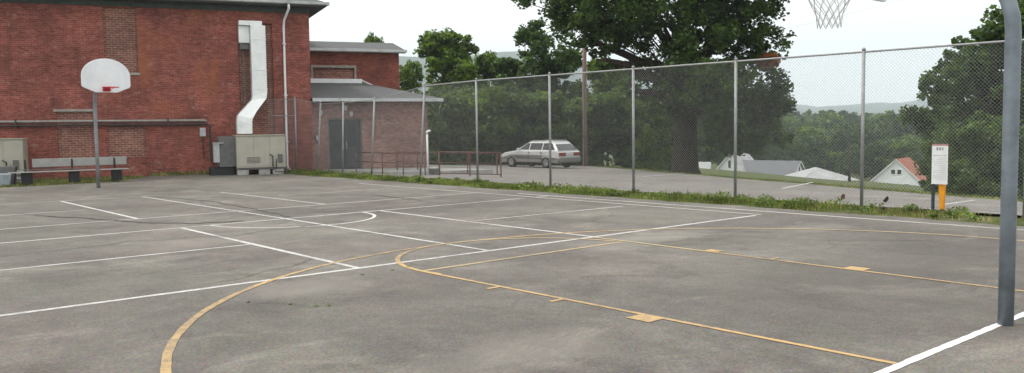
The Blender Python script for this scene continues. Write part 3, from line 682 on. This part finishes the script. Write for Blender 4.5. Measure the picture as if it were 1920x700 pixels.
# ------------------------------------------------------------------ wing and entrance
wing = thing('brick_wing', 'lower flat looking red brick wing behind the entrance roof', 'building', bw(0, 5, 0), BR)
m = MB(); W5 = 5.18; WZ = 5.42
fr = (1.0, 2.95, 3.72, 4.62)
xs = [-.0+.012, fr[0], fr[1], W5]; zs = [-.3, fr[2], fr[3], WZ]
for a, b in zip(xs, xs[1:]):
    for c, d in zip(zs, zs[1:]):
        if not (a == fr[0] and c == fr[2]): m.quad((a,0,c),(b,0,c),(b,0,d),(a,0,d))
m.add([(W5,0,-.3),(W5,4.2,-.3),(W5,4.2,WZ),(W5,2.1,WZ+.5),(W5,0,WZ)], [(0,1,2,3,4)]); m.quad((0.012,4.2,-.3),(.012,4.2,WZ),(W5,4.2,WZ),(W5,4.2,-.3))
for a in (fr[0], fr[1]): m.quad((a,0,fr[2]),(a,.1,fr[2]),(a,.1,fr[3]),(a,0,fr[3]))
m.build('wall', M['wingbrick'], wing, fix=False)
m = MB(); m.quad((fr[0],.1,fr[2]),(fr[1],.1,fr[2]),(fr[1],.1,fr[3]),(fr[0],.1,fr[3])); bwn = m.build('bricked_window', M['infill'], wing, fix=False)
m = MB(); m.box(fr[0]-.1, fr[0]-.002, -.05, .06, fr[2], fr[3]); m.box(fr[1]+.002, fr[1]+.1, -.05, .06, fr[2], fr[3]); m.box(fr[0]-.1, fr[1]+.1, -.05, .06, fr[3]+.002, fr[3]+.12); m.build('frame', M['stone'], bwn)
m = MB(); e0 = WZ+.06
m.slab([(.012,-.3,e0), (W5+.28,-.3,e0), (W5+.28,2.1,e0+.58), (.012,2.1,e0+.58)], .05); m.slab([(.012,2.104,e0+.58), (W5+.28,2.104,e0+.58), (W5+.28,4.5,e0), (.012,4.5,e0)], .05); m.build('roof', M['shingle'], wing)
m = MB(); m.box(.012, W5+.3, -.42, -.304, e0-.09, e0+.03); m.box(.012, W5+.28, -.3, -.0, e0-.12, e0-.055); m.build('gutter', M['gutter'], wing)

po = thing('entrance_porch', 'low brick entrance with grey hipped roof, pale fascia and dark double doors', 'porch', bw(0, .28, 0), BR)
m = MB(); PW = 5.1; PZ = 2.86; dx0, dx1, dz = .72, 2.16, 2.18
for a, b, c, d in ((.012,dx0,-.3,PZ), (dx1,PW,-.3,PZ), (dx0,dx1,dz,PZ)): m.quad((a,0,c),(b,0,c),(b,0,d),(a,0,d))
m.quad((PW,0,-.3),(PW,4.7,-.3),(PW,4.7,PZ),(PW,0,PZ))
m.quad((dx0,0,0),(dx0,.2,0),(dx0,.2,dz),(dx0,0,dz)); m.quad((dx1,0,0),(dx1,.2,0),(dx1,.2,dz),(dx1,0,dz)); m.quad((dx0,0,dz),(dx0,.2,dz),(dx1,.2,dz),(dx1,0,dz)); m.build('wall', M['porchwall'], po, fix=False)
ez2 = PZ+.14; m = MB()
a, b, c, d, e = (.012,-.5,ez2), (PW+.55,-.5,ez2), (3.35,4.715,ez2+.92), (.012,4.715,ez2+.92), (PW+.55,4.715,ez2)
m.add([a, b, c, d, e], [(0,1,2,3), (1,4,2)]); m.add([(.012,-.5,ez2-.02),(PW+.55,-.5,ez2-.02),(PW+.55,4.7,ez2-.02),(.012,4.7,ez2-.02)], [(3,2,1,0)]); m.build('roof', M['shingle'], po, fix=False)
m = MB(); m.box(.012, PW+.57, -.56, -.503, ez2-.13, ez2+.01); m.box(PW+.552, PW+.6, -.5, 4.7, ez2-.13, ez2+.01); m.build('fascia', M['gutter'], po)
m = MB(); m.box(.1, 3.3, 4.6, 4.71, ez2+.88, ez2+1.1); m.tube([(3.3,4.66,ez2+1.02), (4.1,4.66,ez2+.66)], .05, 4); m.build('flashing', M['whitemetal'], po)
ddr = MB(); ddr.box(dx0+.003, dx0+.06, .06, .16, 0, dz-.003); ddr.box(dx1-.06, dx1-.003, .06, .16, 0, dz-.003); ddr.box(dx0+.062, dx1-.062, .06, .16, dz-.07, dz-.003)
dd = ddr.build('double_door', M['cabdark'], po)
for k in (0, 1):
    xa = dx0+.064+k*.66; m = MB(); m.box(xa, xa+.645, .1, .15, .02, dz-.075); m.build('door_leaf', M['door'], dd, bevel=.006)
    m = MB(); m.box(xa+.12, xa+.52, .092, .097, .95, 1.95); m.build('pane', M['doorglass'], dd)
    m = MB(); m.tube([(xa+(.58 if k == 0 else .06), .04, .85), (xa+(.58 if k == 0 else .06), .04, 1.2)], .015, 6); m.build('handle', M['steel'], dd)
for (x, z) in ((.42, 2.36), (1.7, 2.3), (1.46, 2.55), (.26, 1.3)):
    m = MB(); m.box(x-.07, x+.07, -.12, -.003, z, z+.16); m.tube([(x,-.1,z+.02), (x,-.1,z-.06)], .05, 8); m.build('wall_lamp', M['grey'], po, bevel=.01)
m = MB(); cp = [bw(.4,.2), bw(5.4,.2), bw(6.8,-3.2), bw(2.4,-3.3)]
m.slab([(p.x, p.y, max(-.02, lotz(p.x)+.05)) for p in cp[::-1]], .25); tag(m.build('concrete_path', M['concrete']), kind='structure')

# ------------------------------------------------------------------ chain link fence
FX = 17.25
fence = thing('chain_link_fence', 'tall galvanised chain link fence along the side of the court', 'fence', (FX, 15, 0), 0)
Lw = lambda x, y, z: (x-FX, y-15, z)
posts = [((FX,yy,0), (FX,yy,3.2)) for yy in (-3.45,-.4,2.65,5.7,8.75,11.8,14.88,17.97,21.25)]
posts += [((FX,24.35,0), (FX+.16,24.2,3.17)), ((FX,27.4,0), (FX+.13,27.27,2.82)), ((FX,29.45,0), (FX+.08,29.38,2.76)), ((FX,31.35,0), (FX+.12,31.2,2.78)), ((FX-.05,33.0,0), (FX-.05,33.0,3.02))]
posts.append(((16.1,33.2,0), (16.1,33.2,2.98)))
for a, b in posts[:-1]:
    a_, b_ = Vector(Lw(*a)), Vector(Lw(*b)); a_.z = -.1
    m = MB(); m.tube([a_, b_], .034, 10); m.tube([b_, b_+Vector((0,0,.035)), b_+Vector((0,0,.06))], [.042,.036,.012], 10); m.build('post', M['steel'], fence, smooth=True)
m = MB(); rp = [Vector(Lw(*b)) for a, b in posts]
m.tube([p-Vector((0,0,.03)) for p in rp[:10]], .021, 8)
m.tube([p-Vector((0,0,.04)) for p in rp[9:]], .012, 6)
m.tube([Lw(FX-.05,33.0,2.3), Lw(16.1,33.2,2.28)], .018, 6); m.build('top_rail', M['steel'], fence, smooth=True)
m = MB()
for p, q in zip(posts, posts[1:]): m.tube([Lw(p[0][0], p[0][1], .06), Lw(q[0][0], q[0][1], .06)], .004, 4)
m.build('tension_wire', M['wire'], fence)
def wires():
    m = MB(); sp = .072; r = .0019
    for (a, b), (c, d) in zip(posts, posts[1:]):
        A0, A1, B0, B1 = (Vector(Lw(*q)) for q in (a, b, c, d)); L = (B0-A0).length; Hh = min(A1.z, B1.z)-.05
        def at(s, z):
            u = s/L; lo = A0.lerp(B0, u); hi = A1.lerp(B1, u); v = z/Hh*.985; p = lo.lerp(hi, v); p.z += .05*(1-v); p.x += .026 if abs(B0.x-A0.x) < .3 else 0; return p
        k = int((L+Hh)/sp)+1
        for sg in (1, -1):
            for i in range(k):
                s0 = -Hh+i*sp; za, zb = max(0, -s0), min(Hh, L-s0)
                if zb-za < .02: continue
                sa, sb_ = s0+za, s0+zb
                if sg < 0: sa, sb_ = L-sa, L-sb_
                off = Vector((.003*sg, 0, 0)); m.tube([at(sa, za)+off, at((sa+sb_)/2, (za+zb)/2)+off, at(sb_, zb)+off], r, 3, False)
    m.build('chain_link_mesh', M['wire'], fence, fix=False)
wires()
# scraps caught in the mesh
for nm, lab, y, z, mt, s in (('scrap', 'small black scrap caught low in the fence mesh left of the sign', 8.22, .2, 'cloth', .085), ('scrap', 'small reddish scrap caught low in the fence mesh left of the fence post', 9.15, .2, 'clothred', .07)):
    m = MB(); k = 9; pl = [(0, math.cos(2*PI*i/k)*s*random.uniform(.3,.8), math.sin(2*PI*i/k)*s*random.uniform(.5,1.3)) for i in range(k)]
    m.prism([(p[1], p[2]) for p in pl], 0, -.01, .012); o = m.build(nm, M[mt]); o.location = (FX-.02, y, z); o.rotation_euler.x = .5; tag(o, lab, 'litter')

# ------------------------------------------------------------------ hoops
def hoop(label, loc, rz, rimoff, zb, mat_pole, r=.0625, net=True):
    o = thing('basketball_hoop', label, 'basketball hoop', loc, rz, 'basketball hoops at the ends of the court')   # faces local +y
    bend = .8; z1 = zb-.42; pl = [(0,0,-.1), (0,0,z1*.5), (0,0,z1)]
    for i in range(1, 9): a = PI/2*i/9; pl.append((0, bend*(1-math.cos(a)), z1+bend*math.sin(a)))
    bf = rimoff-.38; pl.append((0, bf-.06, z1+bend+.03))
    m = MB(); m.tube(pl, r, 16); m.build('pole', mat_pole, o, smooth=True)
    ol = [(-.3,0), (.3,0), (.66,.15), (.69,.2), (.69,.48)]
    for i in range(1, 16): a = PI*i/16; ol.append((.69*math.cos(a), .48+.52*math.sin(a)))
    ol += [(-.69,.48), (-.69,.2), (-.66,.15)]
    m = MB(); m.prism([(a, zb+b) for a, b in ol], 1, bf-.035, bf); m.build('backboard', M['board'], o, bevel=.008)
    m = MB(); zr = zb+.14
    m.box(-.2, .2, bf-.12, bf-.037, zb+.3, zb+.36); m.box(-.2, .2, bf-.12, bf-.037, zb+.62, zb+.68); m.tube([(-.15,bf-.08,zb+.65), (0,bf-.12,zb+.2), (.15,bf-.08,zb+.65)], .018, 6); m.build('brace', mat_pole, o)
    m = MB(); c = Vector((0, rimoff, zr)); ring = [c+Vector((math.cos(2*PI*i/32)*.2286, math.sin(2*PI*i/32)*.2286, 0)) for i in range(33)]
    m.tube(ring, .01, 8, False); rim = m.build('rim', M['red'], o, smooth=True)
    m = MB(); m.box(-.11, .11, bf+.002, bf+.02, zr-.11, zr+.03); m.box(-.06, .06, bf+.021, bf+.15, zr-.03, zr+.012); m.tube([(-.05,bf+.02,zr-.09), (-.14,rimoff-.17,zr-.01)], .008, 6); m.tube([(.05,bf+.02,zr-.09), (.14,rimoff-.17,zr-.01)], .008, 6); m.build('bracket', M['red'], rim)
    if net:
        m = MB(); nn = 12; lv = [(0,.225), (.09,.2), (.17,.16), (.245,.125), (.31,.115), (.37,.113)]
        for k in range(nn):
            for sg in (1, -1):
                pl = []
                for j, (dz_, rr) in enumerate(lv):
                    a = 2*PI*(k+sg*.5*j)/nn; pl.append(c+Vector((math.cos(a)*rr, math.sin(a)*rr, -dz_)))
                m.tube(pl, .0038, 4, False)
        m.build('net', M['net'], o, fix=False)
    return o
hoop('near basketball hoop on thick grey blue pole with white net at the right border', (8.07, 2.79, 0), 0, 1.66, 2.905, M['pole'])
hoop('far basketball hoop with white fan backboard in front of the brick building', (8.27, 28.8, 0), PI, 1.6, 2.9, plain('grey_pole', (.27,.28,.29), .5, .4), .055, False)

# ------------------------------------------------------------------ bench
be = thing('player_bench', 'long aluminium player bench with backrest plank in front of the brick wall', 'bench', (8.55, 32.05, 0), -.06)
m = MB(); m.box(-2.05, 1.62, -.16, .12, .42, .455); m.build('seat', M['alu'], be, bevel=.008)
m = MB(); m.box(-1.3, 1.66, .27, .31, .58, .86); m.build('backrest', M['alu'], be, bevel=.01)
for x in (-1.52, -.1, 1.25):
    m = MB(); m.box(x-.03, x+.03, -.18, .3, 0, .05); m.box(x-.16, x+.16, -.06, .08, .052, .415); m.prism([(.2,.052),(.27,.052),(.268,.84),(.22,.6)], 0, x-.03, x+.03); m.box(x-.03, x+.03, .062, .2, .3, .41); m.build('leg', M['dark'], be, bevel=.006)
m = MB(); m.box(-1.62, .4, .0, .04, .5, .53); m.build('stretcher', M['cabdark'], be)

# ------------------------------------------------------------------ railings, vent pipe, utility box
def railing(label, pl, hgt=.88, post_every=1.25, low=None):
    o = thing('handrail', label, 'railing', (pl[0][0], pl[0][1], hz(*pl[0])), 0, 'rusty handrails by the entrance'); O = Vector(o.location)
    zf = lambda p: hz(p[0], p[1])
    pts = []
    for a, b in zip(pl, pl[1:]):
        L = math.dist(a, b); k = max(1, round(L/post_every)); pts += [(a[0]+(b[0]-a[0])*i/k, a[1]+(b[1]-a[1])*i/k) for i in range(k)]
    pts.append(pl[-1])
    for p in pts:
        m = MB(); m.tube([Vector((*p, zf(p)-.1))-O, Vector((*p, zf(p)+hgt))-O], .024, 8); m.build('post', M['rust'], o, smooth=True)
    m = MB(); m.tube([Vector((*p, zf(p)+hgt))-O for p in pts], .026, 8); m.build('top_rail', M['rust'], o, smooth=True)
    m = MB(); m.tube([Vector((*p, zf(p)+(low or .45)))-O for p in pts], .018, 8); m.build('lower_rail', M['rust'], o, smooth=True)
railing('rusty red handrail between the grass strip and the car', [(21.0,24.5), (19.75,26.6)], .9, 1.2, .1)
railing('rusty red handrail running from the white vent pipe to the doors', [(19.3,26.9), (18.9,29.2), (18.75,30.9)], .82, 1.2)
railing('rusty red handrail behind, nearest the porch corner', [(22.6,26.6), (21.2,28.6), (20.4,30.4)], .85, 1.3)
vp = thing('vent_pipe', 'slim white vent pipe with cap standing behind the fence', 'pipe', (19.7, 27.28, hz(19.7, 27.28)), 0)
m = MB(); m.tube([(0,0,-.05), (0,0,1.62)], .038, 10); m.build('pipe', M['whitemetal'], vp, smooth=True)
m = MB(); m.tube([(0,0,1.56), (0,0,1.66), (.06,-.05,1.7), (.1,-.08,1.66)], .046, 10); m.build('cap', M['whitemetal'], vp, smooth=True)
ub = thing('utility_box', 'small low grey box at the foot of the vent pipe', 'box', (20.05, 27.35, hz(20, 27.3)), .3)
m = MB(); m.box(-.2, .2, -.15, .15, 0, .24); m.build('box', M['cabdark'], ub, bevel=.01)
m = MB(); m.box(-.24, .24, -.18, .18, .242, .3); m.build('lid', M['grey'], ub, bevel=.01)

# ------------------------------------------------------------------ sign and marker
sg = thing('notice_sign', 'white notice sign with red top edge on a dark post before the fence', 'sign', (16.98, 7.2, 0), 0)
m = MB(); m.box(-.03, -.004, -.02, .02, -.1, 1.3); m.box(-.004, .006, -.03, -.02, 0, 1.3); m.box(-.004, .006, .02, .03, 0, 1.3); m.build('post', M['steelpost'], sg)
m = MB(); m.box(-.038, -.034, -.275, .02, .56, 1.32); bd = m.build('board', M['sign'], sg)
m = MB(); m.box(-.0405, -.0385, -.275, .02, 1.285, 1.32); m.build('red_edge', M['signred'], bd)
m = MB(); 
for (y0, y1) in ((-.10,-.06), (-.15,-.115), (-.19,-.165)): m.box(-.0405, -.0385, y0, y1, 1.2, 1.255)
m.box(-.0405, -.0385, -.255, 0, 1.1, 1.108); m.build('heading', M['signink'], bd)
m = MB(); z = 1.05
for i in range(13): m.box(-.0405, -.0385, -.25, -random.choice((.005,.03,.07,.1)), z, z+.011); z -= .034
m.build('fine_print', M['signgrey'], bd)
mk = thing('marker_post', 'bright orange plastic marker post right of the notice sign post', 'post', (17.0, 7.04, 0), 0)
m = MB(); m.prism([(-.045,.08), (.04,.08), (.065,.58), (.055,.61), (-.045,.61), (-.06,.58)], 0, -.03, .03); m.build('sleeve', M['orange'], mk, bevel=.012)
m = MB(); m.tube([(0,0,-.1), (0,0,.119)], .022, 8); m.build('stake', M['steelpost'], mk)

# ------------------------------------------------------------------ car (local +y = forward)
car = thing('station_wagon', 'silver station wagon parked behind the fence seen from its rear left', 'car', (32.35, 34.55, hz(32.4, 34.5)+.012), R(1.5))
Wd = .83
def archpts(yc, r=.36, zc=.31, a0=180, a1=0): return [(yc+r*math.cos(R(a0+(a1-a0)*i/8)), zc+r*math.sin(R(a0+(a1-a0)*i/8))) for i in range(9)]
low = [(-2.2,.36)]+[(-2.15,.28)]+archpts(-1.32)+archpts(1.34)+[(2.12,.25), (2.22,.34)]
mid_t = [(2.24,.5), (-2.24,.5)]
m = MB(); m.prism(low+[(2.23,.52), (-2.24,.52)], 0, -Wd, Wd); m.build('lower_body', M['carlow'], car, bevel=.03)
up = [(-2.24,.522), (2.23,.522), (2.2,.66), (1.9,.8), (1.05,.92), (.9,.93), (-2.05,.96), (-2.22,.86)]
m = MB(); m.prism(up, 0, -Wd, Wd); m.build('body', M['carpaint'], car, bevel=.05)
# greenhouse: tapering cabin
def cab(x, y, z): return (x, y, z)
zb, zt = .93, 1.38; xb, xt = .78, .59
fb, ft, rt, rb = 1.0, .16, -1.66, -2.14
m = MB(); vs = [(-xb,rb,zb),(xb,rb,zb),(xb,fb,zb),(-xb,fb,zb),(-xt,rt,zt),(xt,rt,zt),(xt,ft,zt),(-xt,ft,zt)]
m.add(vs, [(0,3,2,1),(4,5,6,7),(0,1,5,4),(1,2,6,5),(2,3,7,6),(3,0,4,7)]); m.build('cabin', M['carpaint'], car, bevel=.03)
m = MB(); m.box(-xt+.02, xt-.02, rt+.05, ft-.06, zt+.002, zt+.03); m.build('roof', M['carpaint'], car, bevel=.02)
def pane_on(a, b, c, d, off):                    # pane slightly proud of the cabin face
    a, b, c, d = (Vector(q) for q in (a, b, c, d)); nn = (b-a).cross(d-a).normalized()*off
    mm = MB(); mm.add([a+nn, b+nn, c+nn, d+nn, a+nn*.1, b+nn*.1, c+nn*.1, d+nn*.1], [(0,1,2,3), (7,6,5,4), (0,4,5,1), (1,5,6,2), (2,6,7,3), (3,7,4,0)]); return mm
def sidepane(sd, y0b, y1b, y0t, y1t, k0=.1, k1=.88):
    f = lambda y, k: (sd*(xb+(xt-xb)*k), y, zb+(zt-zb)*k)
    q = [f(y0b, k0), f(y1b, k0), f(y1t, k1), f(y0t, k1)]
    if sd < 0: q = [q[1], q[0], q[3], q[2]]
    pane_on(*q, .008).build('side_window', M['carglass'], car)
for sd in (1, -1):
    sidepane(sd, .02, .78, .02, .2); sidepane(sd, -.93, -.05, -.93, -.05); sidepane(sd, -1.9, -1.0, -1.6, -1.0)
pane_on((xb-.08,fb-.07,zb+.05), (-xb+.08,fb-.07,zb+.05), (-xt+.05,ft+.06,zt-.05), (xt-.05,ft+.06,zt-.05), .01).build('windscreen', M['carglass'], car)
pane_on((-xb+.09,rb+.03,zb+.06), (xb-.09,rb+.03,zb+.06), (xt-.05,rt-.04,zt-.06), (-xt+.05,rt-.04,zt-.06), .01).build('rear_window', M['carglass'], car)
for sd in (1, -1):
    m = MB(); m.tube([(sd*.52,.02,1.455), (sd*.52,-1.55,1.455)], .018, 6)
    for yy in (-.06, -.8, -1.48): m.box(sd*.52-.015, sd*.52+.015, yy-.04, yy+.04, 1.4, 1.45)
    m.build('roof_rail', M['grey'], car)
    m = MB(); m.box(sd*.55-.24, sd*.55+.24, -2.275, -2.23, .66, .84); m.build('tail_light', M['tail'], car, bevel=.015)
    m = MB(); m.box(sd*.6-.18, sd*.6+.18, 2.1, 2.235, .58, .7); m.build('head_light', M['head'], car, bevel=.02)
    m = MB(); m.box(sd*.92-.08, sd*.92+.08, .62, .74, .93, 1.06); m.build('mirror', M['carpaint'], car, bevel=.03)
    for yy in (.05, -.85): 
        m = MB(); m.box(sd*.845-.012, sd*.845+.012, yy-.2, yy-.04, .8, .83); m.build('door_handle', M['dark'], car)
    for yy in (.86, -.0, -.95):
        m = MB(); m.box(sd*.831-.003, sd*.831+.003, yy-.007, yy+.007, .4, .9); m.build('door_gap', M['dark'], car)
    for yy in (1.34, -1.32):
        wh = thing('wheel', None, None); wh.parent = car; wh.location = (sd*.74, yy, .31)
        m = MB(); m.tube([(-.1,0,0), (-.08,0,0), (.08,0,0), (.1,0,0)], [.27,.31,.31,.27], 20); m.build('tyre', M['tyre'], wh, smooth=True)
        m = MB(); m.tube([(sd*.09,0,0), (sd*.108,0,0)], [.2,.19], 16)
        for q in range(5): a = q*2*PI/5; m.tube([(sd*.112,0,0), (sd*.112,math.cos(a)*.19,math.sin(a)*.19)], .02, 5)
        m.build('rim', M['rim'], wh)
m = MB(); m.box(-.8, .8, -2.32, -2.242, .36, .58); m.build('rear_bumper', M['carlow'], car, bevel=.03)
m = MB(); m.box(-.8, .8, 2.2, 2.3, .3, .52); m.build('front_bumper', M['carlow'], car, bevel=.04)
m = MB(); m.box(-.24, .24, -2.262, -2.242, .66, .78); m.build('number_plate', M['sign'], car)

# ------------------------------------------------------------------ utility pole and wire
upz = hz(37.5, 36.1)
up_ = thing('utility_pole', 'brown wooden utility pole standing behind the car', 'pole', (37.5, 36.1, upz), 0)
m = MB(); m.tube([(0,0,-.3), (0,0,4), (.02,0,8.2)], [.16,.14,.11], 12); m.build('shaft', M['wood'], up_, smooth=True)
m = MB(); m.box(-.06, .06, -.9, .9, 7.2, 7.32); m.build('crossarm', M['wood'], up_)
m = MB(); m.tube([(-.17,-.02,0), (-.15,-.02,5)], .02, 6); m.build('conduit', M['grey'], up_)
A = Vector((37.5, 36.1, upz+6.6)); Bp = VW(22, 30, 8.6); m = MB()
m.tube([A.lerp(Bp, i/20)-Vector((0,0,1.1*math.sin(PI*i/20))) for i in range(21)], .0042, 5, True)
tag(m.build('power_line', M['cable']), 'thin overhead wire crossing the white sky above the fence', 'wire')
tk = VW((1594-960)/FPX*112, 112); tk.z = hz(tk.x, tk.y)
up2 = thing('utility_pole', 'thin dark pole standing before the pale hipped roof in the valley', 'pole', tk, 0)
m = MB(); m.tube([(0,0,-.3), (0,0,CAM_H+(229-268)/FPX*112-tk.z)], [.2,.13], 8); m.build('shaft', M['bark'], up2, smooth=True)

# ------------------------------------------------------------------ houses below the lot
def house(label, px, d, rz, wid, lng, eave_y, peak_y, roofm, wallm, windows=(), hip=0, ov=.3):
    p = VW((px-960)/FPX*d, d); gz = hz(p.x, p.y); hor = 237-.0125*(px-960)
    ze = CAM_H+(hor-eave_y)/FPX*d-gz; zp = CAM_H+(hor-peak_y)/FPX*d-gz
    o = thing('house', label, 'house', (p.x, p.y, gz), math.atan2(R0.y, R0.x)+rz, 'houses in the valley below the lot')
    hw = wid/2; m = MB()                                      # gable faces local -y, ridge along y
    if hip: m.box(-hw, hw, 0, lng, -.3, ze)
    else: m.prism([(-hw,-.3), (hw,-.3), (hw,ze), (0,zp-.02), (-hw,ze)], 1, 0, lng)
    m.build('wall', wallm, o)
    m = MB(); k = (zp-ze)/hw; ex = hw+ov; ezv = zp-k*ex
    if hip:
        a, b = (0, hip, zp), (0, lng-hip, zp); q = [(-ex,-ov,ezv), (ex,-ov,ezv), (ex,lng+ov,ezv), (-ex,lng+ov,ezv)]
        m.add(q+[a, b], [(0,1,4), (1,2,5,4), (2,3,5), (3,0,4,5), (3,2,1,0)])
    else:
        m.slab([(0,-ov,zp+.1), (0,lng+ov,zp+.1), (-ex,lng+ov,ezv+.1), (-ex,-ov,ezv+.1)], .18); m.slab([(.004,-ov,zp+.1), (ex,-ov,ezv+.1), (ex,lng+ov,ezv+.1), (.004,lng+ov,zp+.1)], .18)
    m.build('roof', roofm, o)
    if not hip:
        m = MB(); m.add([(0,-ov-.03,zp+.11),(ex,-ov-.03,ezv+.11),(ex,-ov-.03,ezv-.1),(0,-ov-.03,zp-.1),(-ex,-ov-.03,ezv-.1),(-ex,-ov-.03,ezv+.11)], [(0,1,2,3), (0,3,4,5)]); m.build('barge_board', M['trimw'], o, fix=False)
    for (wx, wz, ww, wh_) in windows:
        wz += ze
        m = MB(); m.box(wx-ww/2-.1, wx+ww/2+.1, -.06, -.004, wz-.1, wz+wh_+.1); f = m.build('window', M['trimw'], o)
        m = MB(); m.box(wx-ww/2, wx+ww/2, -.075, -.062, wz, wz+wh_); m.build('pane', M['pane'], f)
    return o, ze, zp
house('white gabled house with orange red roof left of the sign', 1682, 150, R(-38), 8.2, 8, 341, 299, M['roofred'], M['siding'], [(-.5, 1.3, .62, .75), (.5, 1.3, .62, .75), (-2.0, -.9, .8, .5), (1.7, -.9, .8, .5)])
house('house with long dark grey roof and white gable at its right end', 1499, 128, R(52), 6.4, 9.5, 334, 303, M['roofgrey'], M['siding'], [(0, .9, .55, .8)])
house('small white gabled house with pale roof beside the right fence posts', 1369, 132, R(-40), 5.0, 6, 325, 290, M['roofpale'], M['siding'], [(0, .8, .4, 1.1)])
house('low house with wide pale hipped roof between the grey roof and the white gable', 1556, 118, R(10), 8.6, 7, 338, 316, M['roofpale'], M['siding'], hip=3.2)
house('low pale shed just right of the thick trunk', 1330, 128, R(75), 3.6, 4.2, 318, 305, M['roofpale'], M['siding'])

# ------------------------------------------------------------------ haze
p = VW(0, 420)
hb = MB(); hb.box(-5200, 5200, -5200, 5200, -24, 460); hzm = bpy.data.materials.new('haze_air'); hzm.use_nodes = True; t = hzm.node_tree
t.nodes.remove(t.nodes['Principled BSDF']); pv = t.nodes.new('ShaderNodeVolumePrincipled'); pv.inputs['Density'].default_value = .0003; pv.inputs['Color'].default_value = (.82,.92,1,1); pv.inputs['Anisotropy'].default_value = .2
t.links.new(pv.outputs[0], t.nodes['Material Output'].inputs['Volume'])
tag(hb.build('haze', hzm), kind='stuff', label='pale summer haze in the valley air', cat='haze')

# ------------------------------------------------------------------ sky, sun, output
w = bpy.data.worlds.new('World'); scene.world = w; w.use_nodes = True; t = w.node_tree; bg = t.nodes['Background']
SUN_EL, SUN_AZ = R(56), R(-35)                 # azimuth from +Y towards +X
sky = t.nodes.new('ShaderNodeTexSky'); sky.sky_type = 'NISHITA'; sky.sun_disc = False; sky.sun_elevation = SUN_EL; sky.sun_rotation = SUN_AZ; sky.dust_density = 3; sky.air_density = 1.2
tc = t.nodes.new('ShaderNodeTexCoord'); mp = t.nodes.new('ShaderNodeMapping'); mp.inputs['Scale'].default_value = (1,1,2.6); t.links.new(tc.outputs['Generated'], mp.inputs[0])
nz = t.nodes.new('ShaderNodeTexNoise'); nz.inputs['Scale'].default_value = 1.7; nz.inputs['Detail'].default_value = 6; nz.inputs['Roughness'].default_value = .55; t.links.new(mp.outputs[0], nz.inputs['Vector'])
rp_ = t.nodes.new('ShaderNodeValToRGB'); rp_.color_ramp.elements[0].position = .32; rp_.color_ramp.elements[0].color = (.94,.94,.94,1); rp_.color_ramp.elements[1].position = .5; rp_.color_ramp.elements[1].color = (.98,.98,.98,1); t.links.new(nz.outputs['Fac'], rp_.inputs[0])
mx = t.nodes.new('ShaderNodeMix'); mx.data_type = 'RGBA'; t.links.new(rp_.outputs[0], mx.inputs['Factor']); t.links.new(sky.outputs[0], mx.inputs['A']); mx.inputs['B'].default_value = (9.85,9.8,9.65,1)
t.links.new(mx.outputs['Result'], bg.inputs[0]); bg.inputs[1].default_value = .11
sd = bpy.data.lights.new('sun', 'SUN'); so = bpy.data.objects.new('sun', sd); COL.objects.link(so); sd.energy = 1.5; sd.angle = R(10); sd.color = (1,.96,.9)
dirv = Vector((math.sin(SUN_AZ)*math.cos(SUN_EL), math.cos(SUN_AZ)*math.cos(SUN_EL), math.sin(SUN_EL)))
so.rotation_euler = dirv.to_track_quat('Z', 'Y').to_euler()
vs_ = scene.view_settings; vs_.view_transform = 'Standard'; vs_.look = 'None'; vs_.exposure = .55; vs_.gamma = 1; vs_.use_curve_mapping = False
scene.cycles.max_bounces = 6; scene.cycles.volume_bounces = 1; scene.cycles.diffuse_bounces = 3; scene.cycles.transparent_max_bounces = 6
scene.cycles.use_denoising = True
